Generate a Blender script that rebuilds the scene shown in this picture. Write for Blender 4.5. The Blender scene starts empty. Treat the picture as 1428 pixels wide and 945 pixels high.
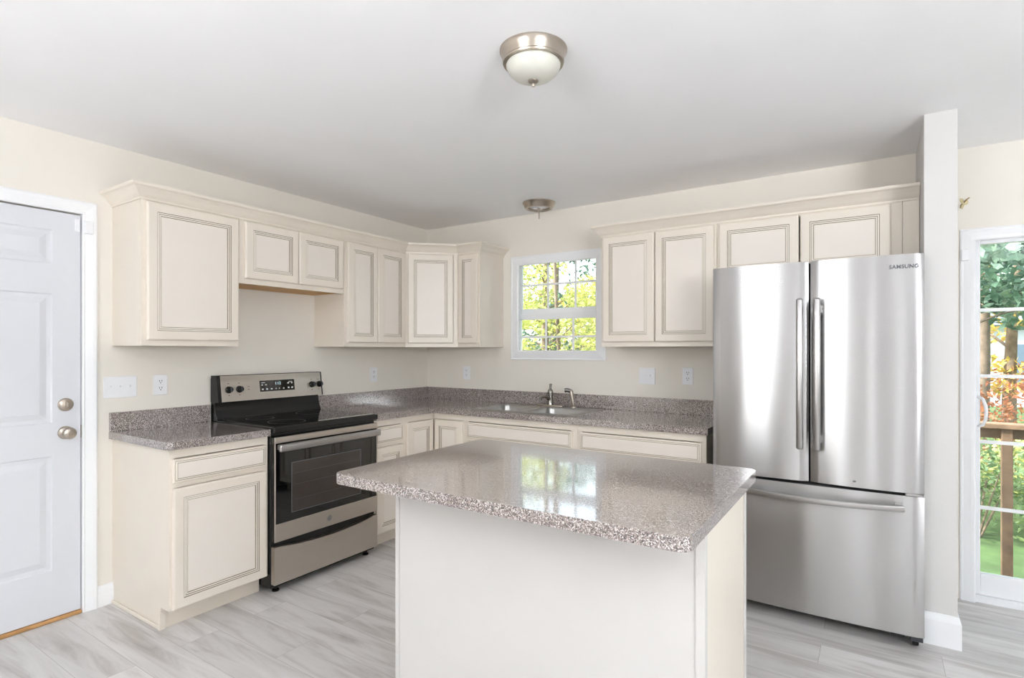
import bpy, bmesh, math, random
from mathutils import Vector, Matrix

scene = bpy.context.scene
PI = math.pi
R = random.Random(7)

# ------------------------------------------------------------------ camera
cam_d = bpy.data.cameras.new('camera')
cam = bpy.data.objects.new('camera', cam_d)
scene.collection.objects.link(cam)
cam.location = (3.416, -3.797, 1.3524)
cam.rotation_euler = (PI / 2, 0, 0.581)
cam_d.sensor_width = 36.0
cam_d.lens = 771.5 * 36.0 / 1428.0
cam_d.shift_y = 14.7 / 1428.0
cam_d.clip_start = 0.05
scene.camera = cam

# ------------------------------------------------------------------ world, sun, daylight through the windows
world = bpy.data.worlds.new('world')
scene.world = world
world.use_nodes = True
wn = world.node_tree.nodes
sky = wn.new('ShaderNodeTexSky')
sky.sky_type = 'NISHITA'
sky.sun_disc = False
sky.sun_elevation = math.radians(42)
sky.sun_rotation = math.radians(250)
sky.air_density = 1.2
sky.dust_density = 2.5
bg = wn['Background']
hsv = wn.new('ShaderNodeHueSaturation'); hsv.inputs['Saturation'].default_value = 0.45
world.node_tree.links.new(sky.outputs[0], hsv.inputs['Color'])
world.node_tree.links.new(hsv.outputs[0], bg.inputs[0])
bg.inputs[1].default_value = 0.6

def sun(energy, rot, angle, col):
    d = bpy.data.lights.new('sun', 'SUN')
    d.energy = energy; d.angle = math.radians(angle); d.color = col
    o = bpy.data.objects.new('sun', d)
    scene.collection.objects.link(o)
    o.rotation_euler = [math.radians(a) for a in rot]
    return o
SUN_DIR = Vector((0.80, 0.42, -0.62))
s = sun(6.0, (0, 0, 0), 0.6, (1.0, 0.95, 0.86))
s.rotation_euler = SUN_DIR.to_track_quat('-Z', 'Y').to_euler()

def window_light(loc, rotz, sx, sz, power, col=(0.93, 0.96, 1.0)):
    d = bpy.data.lights.new('window_daylight', 'AREA')
    d.shape = 'RECTANGLE'; d.size = sx; d.size_y = sz
    d.energy = power; d.color = col
    o = bpy.data.objects.new('window_daylight', d)
    scene.collection.objects.link(o)
    o.location = loc
    o.rotation_euler = (PI / 2, 0, rotz)      # rotz = 0 shines towards +y
    return o

def bounce_fill(loc, aim, size, power, spread=180.0):
    d = bpy.data.lights.new('bounce_fill', 'AREA'); d.shape = 'DISK'; d.size = size; d.energy = power; d.color = (0.925, 0.96, 1.0)
    d.spread = math.radians(spread)
    o = bpy.data.objects.new('bounce_fill', d); scene.collection.objects.link(o)
    o.location = loc; o.rotation_euler = Vector(aim).to_track_quat('-Z', 'Y').to_euler()     # added fill lamp bounced off the ceiling, standing in for a flash
bounce_fill((5.3, -4.1, 1.72), (-0.38, 0.33, 0.86), 1.1, 92.0, 175)
bounce_fill((2.3, -5.2, 1.72), (0.10, 0.32, 0.94), 1.2, 60.0, 175)

scene.view_settings.view_transform = 'Standard'
scene.view_settings.look = 'None'
scene.view_settings.gamma = 1.0
scene.view_settings.use_curve_mapping = False
scene.view_settings.exposure = 0.33
scene.cycles.diffuse_bounces = 8
scene.cycles.max_bounces = 14

# ------------------------------------------------------------------ room dimensions
CEIL = 2.44
XE, YS = 8.2, -8.6               # east and south walls
# south windows (x0, x1, z0, z1), east windows (y0, y1, z0, z1)
SOUTH = [(1.0, 2.35, 0.1, 2.05), (3.42, 3.74, 0.1, 2.05), (4.55, 4.85, 0.1, 2.05)]
EAST = [(-7.0, -5.0, 0.1, 2.05), (-3.3, -1.0, 0.5, 2.05)]
LP = 7.5                        # watts per square metre of window
for x0, x1, z0, z1 in SOUTH:
    window_light(((x0 + x1) / 2, YS - 0.2, (z0 + z1) / 2), 0.0, x1 - x0, z1 - z0, LP * (x1 - x0) * (z1 - z0))
for y0, y1, z0, z1 in EAST:
    window_light((XE + 0.2, (y0 + y1) / 2, (z0 + z1) / 2), PI / 2, y1 - y0, z1 - z0, 1.5 * (y1 - y0) * (z1 - z0))

# ------------------------------------------------------------------ materials
def new_mat(name):
    m = bpy.data.materials.new(name); m.use_nodes = True
    nt = m.node_tree
    return m, nt, nt.nodes['Principled BSDF']

def lin(c):
    return tuple(((v / 255) / 12.92 if v / 255 <= 0.04045 else ((v / 255 + 0.055) / 1.055) ** 2.4) for v in c) + (1,)

def plain(name, rgb, rough=0.5, metal=0.0, spec=0.5, noise=0.0, nscale=8.0, bump=0.0, bscale=200.0, coat=0.0):
    """rgb is 0..255 sRGB; a faint noise keeps the surface from being perfectly flat"""
    m, nt, p = new_mat(name)
    c = lin(rgb)
    p.inputs['Base Color'].default_value = c
    p.inputs['Roughness'].default_value = rough
    p.inputs['Metallic'].default_value = metal
    p.inputs['Specular IOR Level'].default_value = spec
    p.inputs['Coat Weight'].default_value = coat
    if noise or bump:
        tc = nt.nodes.new('ShaderNodeTexCoord')
    if noise:
        n = nt.nodes.new('ShaderNodeTexNoise'); n.inputs['Scale'].default_value = nscale; n.inputs['Detail'].default_value = 4
        nt.links.new(tc.outputs['Object'], n.inputs['Vector'])
        r = nt.nodes.new('ShaderNodeValToRGB')
        r.color_ramp.elements[0].color = tuple(v * (1 - noise) for v in c[:3]) + (1,)
        r.color_ramp.elements[1].color = tuple(min(1, v * (1 + noise)) for v in c[:3]) + (1,)
        r.color_ramp.elements[0].position = 0.3; r.color_ramp.elements[1].position = 0.7
        nt.links.new(n.outputs['Fac'], r.inputs['Fac'])
        nt.links.new(r.outputs['Color'], p.inputs['Base Color'])
    if bump:
        n2 = nt.nodes.new('ShaderNodeTexNoise'); n2.inputs['Scale'].default_value = bscale
        nt.links.new(tc.outputs['Object'], n2.inputs['Vector'])
        b = nt.nodes.new('ShaderNodeBump'); b.inputs['Strength'].default_value = bump; b.inputs['Distance'].default_value = 0.002
        nt.links.new(n2.outputs['Fac'], b.inputs['Height'])
        nt.links.new(b.outputs['Normal'], p.inputs['Normal'])
    return m

M = {}
M['wall'] = plain('wall_paint', (231, 226, 217), 0.75, noise=0.012, nscale=3, bump=0.12, bscale=260)
M['wall_daylit'] = plain('daylit_wall_paint', (207, 205, 203), 0.75, noise=0.01, nscale=3, bump=0.12, bscale=260)  # wall paint with the neutral cast of daylight put into its colour
M['ceiling'] = plain('ceiling_paint', (244, 244, 245), 0.85, noise=0.01, nscale=3)
M['trim'] = plain('white_trim_paint', (238, 239, 241), 0.38, noise=0.006, nscale=6)
M['door'] = plain('white_door_paint', (215, 217, 222), 0.4, noise=0.006, nscale=5)
M['cream'] = plain('cream_cabinet_paint', (227, 218, 205), 0.34, noise=0.012, nscale=7)
M['panel'] = plain('cream_panel_paint', (230, 222, 213), 0.33, noise=0.010, nscale=6)
M['island'] = plain('white_cream_panel_paint', (208, 205, 202), 0.4, noise=0.008, nscale=6)
M['glaze'] = plain('brown_antique_glaze', (112, 97, 82), 0.5, noise=0.25, nscale=25)
M['rawwood'] = plain('raw_wood_veneer', (205, 160, 98), 0.55, noise=0.12, nscale=18)
M['threshold'] = plain('oak_threshold', (190, 145, 92), 0.5, noise=0.15, nscale=22)
M['plastic'] = plain('white_plastic', (236, 237, 240), 0.35, noise=0.004)
M['slot'] = plain('dark_slot', (60, 58, 56), 0.6, noise=0.05)
M['black'] = plain('black_enamel', (16, 16, 17), 0.22, noise=0.1, nscale=12)
M['blackglass'] = plain('black_glass', (9, 9, 10), 0.03, spec=0.6, coat=0.5, noise=0.05)
M['ovenglass'] = plain('tinted_oven_glass', (58, 51, 47), 0.06, spec=0.6, noise=0.05)
M['greydark'] = plain('dark_grey_plastic', (58, 60, 64), 0.45, noise=0.05)
M['greybody'] = plain('grey_fridge_side', (120, 121, 124), 0.45, noise=0.03)
M['letter'] = plain('grey_lettering', (96, 97, 102), 0.4, noise=0.02)
M['icon'] = plain('white_print', (208, 212, 214), 0.5, noise=0.02)
M['inkmark'] = plain('panel_print', (120, 104, 84), 0.5, noise=0.02)
M['gap'] = plain('dark_gap', (18, 18, 18), 0.8, noise=0.1)
M['deckwood'] = plain('weathered_deck_wood', (148, 120, 98), 0.75, noise=0.3, nscale=9)
M['siding'] = plain('pale_house_siding', (205, 212, 224), 0.7, noise=0.03)
M['roof'] = plain('grey_roof_shingles', (120, 128, 140), 0.8, noise=0.1)
M['ghouse'] = plain('house_window_glass', (110, 130, 150), 0.1, noise=0.03)
M['plaster'] = plain('torn_plaster', (212, 200, 160), 0.8, noise=0.2, nscale=60)
M['wire'] = plain('wire_insulation', (150, 130, 90), 0.5, noise=0.2, nscale=60)

def emis(name, rgb, st):
    m, nt, p = new_mat(name)
    p.inputs['Base Color'].default_value = (0, 0, 0, 1)
    p.inputs['Emission Color'].default_value = lin(rgb)
    p.inputs['Emission Strength'].default_value = st
    return m
M['digits'] = emis('display_digits', (196, 226, 235), 0.9)

def metal(name, rgb, rough, aniso=0.0, rot=0.0, grain=0.0, gscale=(1, 1, 1), wave=0.0):
    m, nt, p = new_mat(name)
    p.inputs['Base Color'].default_value = lin(rgb)
    p.inputs['Metallic'].default_value = 1.0
    p.inputs['Roughness'].default_value = rough
    tc = nt.nodes.new('ShaderNodeTexCoord')
    if aniso:
        p.inputs['Anisotropic'].default_value = aniso
        p.inputs['Anisotropic Rotation'].default_value = rot
        t = nt.nodes.new('ShaderNodeTangent'); t.direction_type = 'RADIAL'; t.axis = 'Z'
        nt.links.new(t.outputs[0], p.inputs['Tangent'])
    if grain:
        mp = nt.nodes.new('ShaderNodeMapping'); mp.inputs['Scale'].default_value = gscale
        n = nt.nodes.new('ShaderNodeTexNoise'); n.inputs['Scale'].default_value = 1.0; n.inputs['Detail'].default_value = 3
        nt.links.new(tc.outputs['Object'], mp.inputs['Vector']); nt.links.new(mp.outputs[0], n.inputs['Vector'])
        mr = nt.nodes.new('ShaderNodeMapRange')
        mr.inputs['To Min'].default_value = max(0.02, rough - grain); mr.inputs['To Max'].default_value = rough + grain
        nt.links.new(n.outputs['Fac'], mr.inputs['Value']); nt.links.new(mr.outputs[0], p.inputs['Roughness'])
    if wave:
        mp = nt.nodes.new('ShaderNodeMapping'); mp.inputs['Scale'].default_value = (4.5, 4.5, 0.8)
        n = nt.nodes.new('ShaderNodeTexNoise'); n.inputs['Scale'].default_value = 1.0; n.inputs['Detail'].default_value = 0.5
        nt.links.new(tc.outputs['Object'], mp.inputs['Vector']); nt.links.new(mp.outputs[0], n.inputs['Vector'])
        b = nt.nodes.new('ShaderNodeBump'); b.inputs['Strength'].default_value = 1.0; b.inputs['Distance'].default_value = wave
        nt.links.new(n.outputs['Fac'], b.inputs['Height']); nt.links.new(b.outputs['Normal'], p.inputs['Normal'])
    return m
M['steel'] = metal('brushed_stainless', (188, 187, 187), 0.25, 1.0, 0.25, 0.02, (2, 2, 120), wave=0.004)
M['steel_range'] = metal('range_stainless', (200, 193, 184), 0.33, 0.5, 0.0, 0.04, (3, 3, 120))
M['steel_sink'] = metal('sink_stainless', (172, 171, 169), 0.3, 0.0, 0.0, 0.05, (30, 30, 30))
M['handle'] = metal('satin_handle_metal', (176, 174, 173), 0.28, 0.4, 0.0)
M['nickel'] = metal('brushed_nickel', (190, 180, 168), 0.28)
M['chrome'] = metal('dark_chrome', (150, 146, 142), 0.16)

def frosted():
    m, nt, p = new_mat('frosted_lamp_glass')
    p.inputs['Base Color'].default_value = lin((238, 236, 226))
    p.inputs['Roughness'].default_value = 0.35
    p.inputs['Subsurface Weight'].default_value = 0.3
    p.inputs['Subsurface Radius'].default_value = (0.05, 0.05, 0.05)
    p.inputs['Coat Weight'].default_value = 0.15
    tc = nt.nodes.new('ShaderNodeTexCoord'); n = nt.nodes.new('ShaderNodeTexNoise'); n.inputs['Scale'].default_value = 14
    nt.links.new(tc.outputs['Object'], n.inputs['Vector'])
    r = nt.nodes.new('ShaderNodeValToRGB')
    r.color_ramp.elements[0].color = lin((206, 204, 193)); r.color_ramp.elements[1].color = lin((216, 215, 206))
    nt.links.new(n.outputs['Fac'], r.inputs['Fac']); nt.links.new(r.outputs[0], p.inputs['Base Color'])
    return m
M['frosted'] = frosted()

def glass():
    m = bpy.data.materials.new('window_glass'); m.use_nodes = True
    nt = m.node_tree; nt.nodes.clear()
    out = nt.nodes.new('ShaderNodeOutputMaterial'); mx = nt.nodes.new('ShaderNodeMixShader')
    tr = nt.nodes.new('ShaderNodeBsdfTransparent'); tr.inputs[0].default_value = (0.95, 0.97, 0.96, 1)
    gl = nt.nodes.new('ShaderNodeBsdfGlossy'); gl.inputs['Roughness'].default_value = 0.01
    fr = nt.nodes.new('ShaderNodeFresnel'); fr.inputs[0].default_value = 1.35
    nt.links.new(fr.outputs[0], mx.inputs[0]); nt.links.new(tr.outputs[0], mx.inputs[1]); nt.links.new(gl.outputs[0], mx.inputs[2])
    nt.links.new(mx.outputs[0], out.inputs[0])
    return m
M['glass'] = glass()

def granite(name, light, mid, dark, white):
    m, nt, p = new_mat(name)
    tc = nt.nodes.new('ShaderNodeTexCoord')
    v = nt.nodes.new('ShaderNodeTexVoronoi'); v.inputs['Scale'].default_value = 360
    nt.links.new(tc.outputs['Object'], v.inputs['Vector'])
    sep = nt.nodes.new('ShaderNodeSeparateColor'); nt.links.new(v.outputs['Color'], sep.inputs[0])
    ramp = nt.nodes.new('ShaderNodeValToRGB'); ramp.color_ramp.interpolation = 'CONSTANT'
    el = ramp.color_ramp.elements
    el[0].position = 0.0; el[0].color = lin(dark)
    el[1].position = 0.17; el[1].color = lin(mid)
    for pos, c in ((0.47, light), (0.80, white)):
        e = el.new(pos); e.color = lin(c)
    nt.links.new(sep.outputs[0], ramp.inputs['Fac'])
    n = nt.nodes.new('ShaderNodeTexNoise'); n.inputs['Scale'].default_value = 420
    nt.links.new(tc.outputs['Object'], n.inputs['Vector'])
    r2 = nt.nodes.new('ShaderNodeValToRGB')
    r2.color_ramp.elements[0].color = (0.80, 0.79, 0.79, 1); r2.color_ramp.elements[0].position = 0.35
    r2.color_ramp.elements[1].color = (1.08, 1.07, 1.06, 1); r2.color_ramp.elements[1].position = 0.65
    nt.links.new(n.outputs['Fac'], r2.inputs['Fac'])
    mx = nt.nodes.new('ShaderNodeMix'); mx.data_type = 'RGBA'; mx.blend_type = 'MULTIPLY'; mx.inputs[0].default_value = 1.0
    nt.links.new(ramp.outputs[0], mx.inputs[6]); nt.links.new(r2.outputs[0], mx.inputs[7])
    nt.links.new(mx.outputs[2], p.inputs['Base Color'])
    p.inputs['Roughness'].default_value = 0.13
    p.inputs['Specular IOR Level'].default_value = 0.6
    p.inputs['Coat Weight'].default_value = 1.0
    p.inputs['Coat Roughness'].default_value = 0.06
    p.inputs['Coat IOR'].default_value = 1.75
    return m
M['granite'] = granite('speckled_granite_laminate', (162, 151, 146), (122, 111, 107), (66, 58, 57), (206, 199, 197))

def planks():
    m, nt, p = new_mat('grey_vinyl_planks')
    tc = nt.nodes.new('ShaderNodeTexCoord')
    br = nt.nodes.new('ShaderNodeTexBrick')
    br.offset = 0.37; br.squash = 1.0
    for k, v in (('Scale', 1.0), ('Mortar Size', 0.0011), ('Mortar Smooth', 0.3), ('Bias', 0.0), ('Brick Width', 1.22), ('Row Height', 0.18)):
        br.inputs[k].default_value = v
    br.inputs['Color1'].default_value = (0.0, 0.0, 0.0, 1); br.inputs['Color2'].default_value = (1, 1, 1, 1)
    br.inputs['Mortar'].default_value = (0.5, 0.5, 0.5, 1)
    nt.links.new(tc.outputs['Object'], br.inputs['Vector'])
    mp = nt.nodes.new('ShaderNodeMapping'); mp.inputs['Scale'].default_value = (1.6, 14, 1)
    nt.links.new(tc.outputs['Object'], mp.inputs['Vector'])
    add = nt.nodes.new('ShaderNodeVectorMath'); add.operation = 'MULTIPLY_ADD'
    add.inputs[1].default_value = (7.3, 3.1, 0); nt.links.new(br.outputs['Color'], add.inputs[0]); nt.links.new(mp.outputs[0], add.inputs[2])
    n = nt.nodes.new('ShaderNodeTexNoise'); n.inputs['Scale'].default_value = 1.0; n.inputs['Detail'].default_value = 7; n.inputs['Roughness'].default_value = 0.62
    n.inputs['Distortion'].default_value = 0.6
    nt.links.new(add.outputs[0], n.inputs['Vector'])
    ramp = nt.nodes.new('ShaderNodeValToRGB')
    el = ramp.color_ramp.elements
    el[0].position = 0.25; el[0].color = lin((160, 153, 150)); el[1].position = 0.75; el[1].color = lin((222, 220, 219))
    e = el.new(0.5); e.color = lin((206, 203, 201))
    nt.links.new(n.outputs['Fac'], ramp.inputs['Fac'])
    tone = nt.nodes.new('ShaderNodeMapRange'); tone.inputs['To Min'].default_value = 0.88; tone.inputs['To Max'].default_value = 1.08
    nt.links.new(br.outputs['Color'], tone.inputs['Value'])
    mul = nt.nodes.new('ShaderNodeVectorMath'); mul.operation = 'SCALE'
    nt.links.new(ramp.outputs[0], mul.inputs[0]); nt.links.new(tone.outputs[0], mul.inputs['Scale'])
    mx = nt.nodes.new('ShaderNodeMix'); mx.data_type = 'RGBA'
    nt.links.new(br.outputs['Fac'], mx.inputs[0]); nt.links.new(mul.outputs[0], mx.inputs[6])
    mx.inputs[7].default_value = lin((160, 154, 150))
    nt.links.new(mx.outputs[2], p.inputs['Base Color'])
    p.inputs['Roughness'].default_value = 0.36
    b = nt.nodes.new('ShaderNodeBump'); b.inputs['Strength'].default_value = 0.12; b.inputs['Distance'].default_value = 0.002
    nt.links.new(n.outputs['Fac'], b.inputs['Height']); nt.links.new(b.outputs['Normal'], p.inputs['Normal'])
    return m
M['floor'] = planks()

def leafy(name, cols, scale=2.2):
    m, nt, p = new_mat(name)
    tc = nt.nodes.new('ShaderNodeTexCoord'); n = nt.nodes.new('ShaderNodeTexNoise')
    n.inputs['Scale'].default_value = scale; n.inputs['Detail'].default_value = 6; n.inputs['Roughness'].default_value = 0.75
    nt.links.new(tc.outputs['Object'], n.inputs['Vector'])
    r = nt.nodes.new('ShaderNodeValToRGB'); el = r.color_ramp.elements
    el[0].position = 0.33; el[0].color = lin(cols[0]); el[1].position = 0.68; el[1].color = lin(cols[-1])
    for i, c in enumerate(cols[1:-1]):
        e = el.new(0.33 + 0.35 * (i + 1) / (len(cols) - 1)); e.color = lin(c)
    nt.links.new(n.outputs['Fac'], r.inputs['Fac']); nt.links.new(r.outputs[0], p.inputs['Base Color'])
    p.inputs['Roughness'].default_value = 0.5
    tl = nt.nodes.new('ShaderNodeBsdfTranslucent'); nt.links.new(r.outputs[0], tl.inputs[0])
    mx = nt.nodes.new('ShaderNodeMixShader'); mx.inputs[0].default_value = 0.28
    nt.links.new(p.outputs[0], mx.inputs[1]); nt.links.new(tl.outputs[0], mx.inputs[2])
    nt.links.new(mx.outputs[0], nt.nodes['Material Output'].inputs[0])
    return m
M['leaf_yellow'] = leafy('yellow_green_leaves', [(134, 146, 92), (200, 204, 122), (244, 236, 166)])
M['leaf_green'] = leafy('green_leaves', [(84, 112, 84), (126, 152, 104), (184, 196, 136)])
M['leaf_gold'] = leafy('golden_leaves', [(176, 166, 80), (235, 208, 110), (240, 186, 120)])
M['leaf_dark'] = leafy('deep_green_leaves', [(64, 92, 80), (96, 130, 108), (150, 172, 144)])
M['leaf_red'] = leafy('rusty_leaves', [(120, 110, 60), (190, 120, 90), (210, 150, 110)])
M['bark'] = plain('grey_brown_bark', (134, 118, 104), 0.85, noise=0.35, nscale=7)
M['grass'] = plain('lawn_grass', (86, 112, 68), 0.9, noise=0.35, nscale=3)

# ------------------------------------------------------------------ mesh helpers
def box(bm, x0, y0, z0, x1, y1, z1, bev=0.0, mi=0, seg=1):
    vs = [bm.verts.new(p) for p in ((x0, y0, z0), (x1, y0, z0), (x1, y1, z0), (x0, y1, z0), (x0, y0, z1), (x1, y0, z1), (x1, y1, z1), (x0, y1, z1))]
    fs = [bm.faces.new([vs[i] for i in f]) for f in ((0, 3, 2, 1), (4, 5, 6, 7), (0, 1, 5, 4), (1, 2, 6, 5), (2, 3, 7, 6), (3, 0, 4, 7))]
    for f in fs: f.material_index = mi
    if bev:
        es = list({e for f in fs for e in f.edges})
        bmesh.ops.bevel(bm, geom=es, offset=bev, segments=seg, affect='EDGES', profile=0.5)
    return vs

def prism(bm, pts, z0, z1, bev=0.0, mi=0, seg=2):
    """plan polygon (counter-clockwise) extruded in z; bevel on the top and bottom rims"""
    b = [bm.verts.new((x, y, z0)) for x, y in pts]; t = [bm.verts.new((x, y, z1)) for x, y in pts]
    n = len(pts); fs = []
    fb = bm.faces.new(b[::-1]); ft = bm.faces.new(t)
    for i in range(n):
        j = (i + 1) % n
        fs.append(bm.faces.new([b[i], b[j], t[j], t[i]]))
    for f in fs + [fb, ft]: f.material_index = mi
    if bev:
        es = list(set(fb.edges) | set(ft.edges))
        bmesh.ops.bevel(bm, geom=es, offset=bev, segments=seg, affect='EDGES', profile=0.5)

def bridge(bm, loops, mi=0, cap0=False, cap1=False, mis=None):
    """loops: lists of coordinates with equal counts; quads between successive loops"""
    vl = [[bm.verts.new(p) for p in l] for l in loops]
    n = len(loops[0])
    for k in range(len(vl) - 1):
        a, b = vl[k], vl[k + 1]
        for i in range(n):
            j = (i + 1) % n
            f = bm.faces.new([a[i], a[j], b[j], b[i]])
            f.material_index = mis[k] if mis else mi
    if cap0:
        f = bm.faces.new(vl[0][::-1]); f.material_index = mis[0] if mis else mi
    if cap1:
        f = bm.faces.new(vl[-1]); f.material_index = mis[-1] if mis else mi
    return vl

def lathe(bm, prof, c=(0, 0, 0), axis='z', seg=32, mi=0, caps=True):
    """prof: (radius, height) pairs along the axis"""
    def P(r, h, a):
        u, v = r * math.cos(a), r * math.sin(a)
        p = {'z': (u, v, h), 'x': (h, u, v), 'y': (v, h, u)}[axis]
        return (c[0] + p[0], c[1] + p[1], c[2] + p[2])
    loops = [[P(max(r, 1e-5), h, 2 * PI * i / seg) for i in range(seg)] for r, h in prof]
    bridge(bm, loops, mi, cap0=caps and prof[0][0] > 1e-4, cap1=caps and prof[-1][0] > 1e-4)

def tube(bm, pts, rad, seg=12, mi=0, caps=True, flat=1.0):
    """round tube along a polyline; rad may be a list"""
    pts = [Vector(p) for p in pts]; n = len(pts)
    rads = rad if isinstance(rad, (list, tuple)) else [rad] * n
    loops = []; prev = None
    for i, p in enumerate(pts):
        d = (pts[min(i + 1, n - 1)] - pts[max(i - 1, 0)]).normalized()
        if prev is None:
            up = Vector((0, 0, 1)) if abs(d.z) < 0.9 else Vector((1, 0, 0))
            a = d.cross(up).normalized()
        else:
            a = (prev - d * prev.dot(d)).normalized()
        prev = a; b = d.cross(a)
        loops.append([tuple(p + (a * math.cos(2 * PI * k / seg) + b * math.sin(2 * PI * k / seg) * flat) * rads[i]) for k in range(seg)])
    bridge(bm, loops, mi, caps, caps)

def rrect(x0, y0, x1, y1, r, n=5):
    out = []
    for cx, cy, a0 in ((x1 - r, y1 - r, 0), (x0 + r, y1 - r, PI / 2), (x0 + r, y0 + r, PI), (x1 - r, y0 + r, 1.5 * PI)):
        for k in range(n + 1):
            a = a0 + PI / 2 * k / n
            out.append((cx + r * math.cos(a), cy + r * math.sin(a)))
    return out

def sweep(bm, path, prof, mi=0):
    """sweep a closed (outward, z) profile along a plan path; outward is to the right of the direction of travel, mitred at the corners"""
    P = [Vector(p) for p in path]; n = len(P); sec = []
    for i in range(n):
        def nrm(a, b):
            d = (b - a).normalized(); return Vector((d.y, -d.x))
        if i == 0: m = nrm(P[0], P[1]); k = 1
        elif i == n - 1: m = nrm(P[-2], P[-1]); k = 1
        else:
            n1, n2 = nrm(P[i - 1], P[i]), nrm(P[i], P[i + 1])
            m = (n1 + n2).normalized(); k = 1 / max(0.2, m.dot(n1))
        sec.append([(P[i].x + m.x * o * k, P[i].y + m.y * o * k, z) for o, z in prof])
    bridge(bm, sec, mi, True, True)

# ------------------------------------------------------------------ object helpers
def finish(bm, name, mats, parent=None, smooth=None):
    bmesh.ops.recalc_face_normals(bm, faces=bm.faces[:])
    me = bpy.data.meshes.new(name); bm.to_mesh(me); bm.free()
    if not isinstance(mats, (list, tuple)): mats = [mats]
    for m in mats: me.materials.append(M[m])
    if smooth:
        for p in me.polygons: p.use_smooth = True
        me.set_sharp_from_angle(angle=math.radians(smooth))
    o = bpy.data.objects.new(name, me)
    scene.collection.objects.link(o)
    if parent: o.parent = parent
    return o

def B(): return bmesh.new()

def thing(name, label, cat, loc=(0, 0, 0), rz=0.0, group=None):
    o = bpy.data.objects.new(name, None)
    o.empty_display_size = 0.05
    scene.collection.objects.link(o)
    o.location = loc; o.rotation_euler = (0, 0, rz)
    return tag(o, label, cat, group)

def tag(o, label, cat, group=None, kind=None):
    o['label'] = label; o['category'] = cat
    if group: o['group'] = group
    if kind: o['kind'] = kind
    return o

def struct(o, label=None, cat=None):
    o['kind'] = 'structure'
    if label: o['label'] = label
    if cat: o['category'] = cat
    return o

def duplicate(root, loc, rz, label, group=None):
    r = root.copy(); scene.collection.objects.link(r)
    r.location = loc; r.rotation_euler = (0, 0, rz); r['label'] = label
    if group: r['group'] = group
    for ch in list(root.children):
        c = ch.copy(); scene.collection.objects.link(c); c.parent = r
        for g in list(ch.children):
            d = g.copy(); scene.collection.objects.link(d); d.parent = c
    return r

def boxobj(name, mat, parent, *b, bev=0.0, seg=1):
    bm = B(); box(bm, *b, bev=bev, seg=seg)
    return finish(bm, name, mat, parent)

# ================================================================== STRUCTURE
T = 0.14
def wall_with_holes(name, axis, at, thick, a0, a1, z0, z1, holes, mat='wall'):
    """axis 'x': wall in the plane x=at spanning y; axis 'y': plane y=at spanning x. Built as a grid of blocks so the openings are real"""
    us = sorted({a0, a1} | {h[0] for h in holes} | {h[1] for h in holes})
    zs = sorted({z0, z1} | {h[2] for h in holes} | {h[3] for h in holes})
    bm = B(); cache = {}
    def V(u, w, z):
        k = (round(u, 5), round(w, 5), round(z, 5))
        if k not in cache: cache[k] = bm.verts.new((w, u, z) if axis == 'x' else (u, w, z))
        return cache[k]
    def solid(i, j):
        if i < 0 or j < 0 or i >= len(us) - 1 or j >= len(zs) - 1: return False
        cu, cz = (us[i] + us[i + 1]) / 2, (zs[j] + zs[j + 1]) / 2
        return not any(h[0] < cu < h[1] and h[2] < cz < h[3] for h in holes)
    w0, w1 = at, at + thick
    for i in range(len(us) - 1):
        for j in range(len(zs) - 1):
            if not solid(i, j): continue
            u0, u1, p, q = us[i], us[i + 1], zs[j], zs[j + 1]
            bm.faces.new([V(u0, w0, p), V(u1, w0, p), V(u1, w0, q), V(u0, w0, q)])
            bm.faces.new([V(u0, w1, p), V(u0, w1, q), V(u1, w1, q), V(u1, w1, p)])
            if not solid(i - 1, j): bm.faces.new([V(u0, w0, p), V(u0, w0, q), V(u0, w1, q), V(u0, w1, p)])
            if not solid(i + 1, j): bm.faces.new([V(u1, w0, p), V(u1, w1, p), V(u1, w1, q), V(u1, w0, q)])
            if not solid(i, j - 1): bm.faces.new([V(u0, w0, p), V(u0, w1, p), V(u1, w1, p), V(u1, w0, p)])
            if not solid(i, j + 1): bm.faces.new([V(u0, w0, q), V(u1, w0, q), V(u1, w1, q), V(u0, w1, q)])
    return struct(finish(bm, name, mat))

WX0, WX1, WZ0, WZ1 = 0.92, 1.752, 1.27, 2.105       # kitchen window opening
PX0, PX1 = 3.605, 3.727                             # partition beside the fridge
SY = 0.05                                           # dining wall plane
SDX0, SDX1, SDZ1 = 3.80, 5.63, 2.00                 # patio door opening
DY0, DY1, DZ1 = -3.557, -2.632, 2.048               # entry door opening

struct(boxobj('floor', 'floor', None, -T, YS - T, -0.12, XE + T, SY + T, 0.0))
struct(boxobj('ceiling', 'ceiling', None, -T, YS - T, CEIL, XE + T, SY + T, CEIL + 0.2))
wall_with_holes('wall_left', 'x', 0.0, -T, YS, 0.0, 0.0, CEIL, [(DY0, DY1, 0.0, DZ1)])
wall_with_holes('wall_back', 'y', 0.0, T, -T, PX1, 0.0, CEIL, [(WX0, WX1, WZ0, WZ1)])
wall_with_holes('wall_dining', 'y', SY, T, PX1, XE, 0.0, CEIL, [(SDX0, SDX1, 0.0, SDZ1)], 'wall')
wall_with_holes('wall_front', 'y', YS, -T, 0.0, XE, 0.0, CEIL, SOUTH)
wall_with_holes('wall_right', 'x', XE, T, YS, SY, 0.0, CEIL, EAST)
struct(boxobj('wall_partition', 'wall_daylit', None, PX0, -0.605, 0.0, PX1, 0.0, CEIL))

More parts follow.
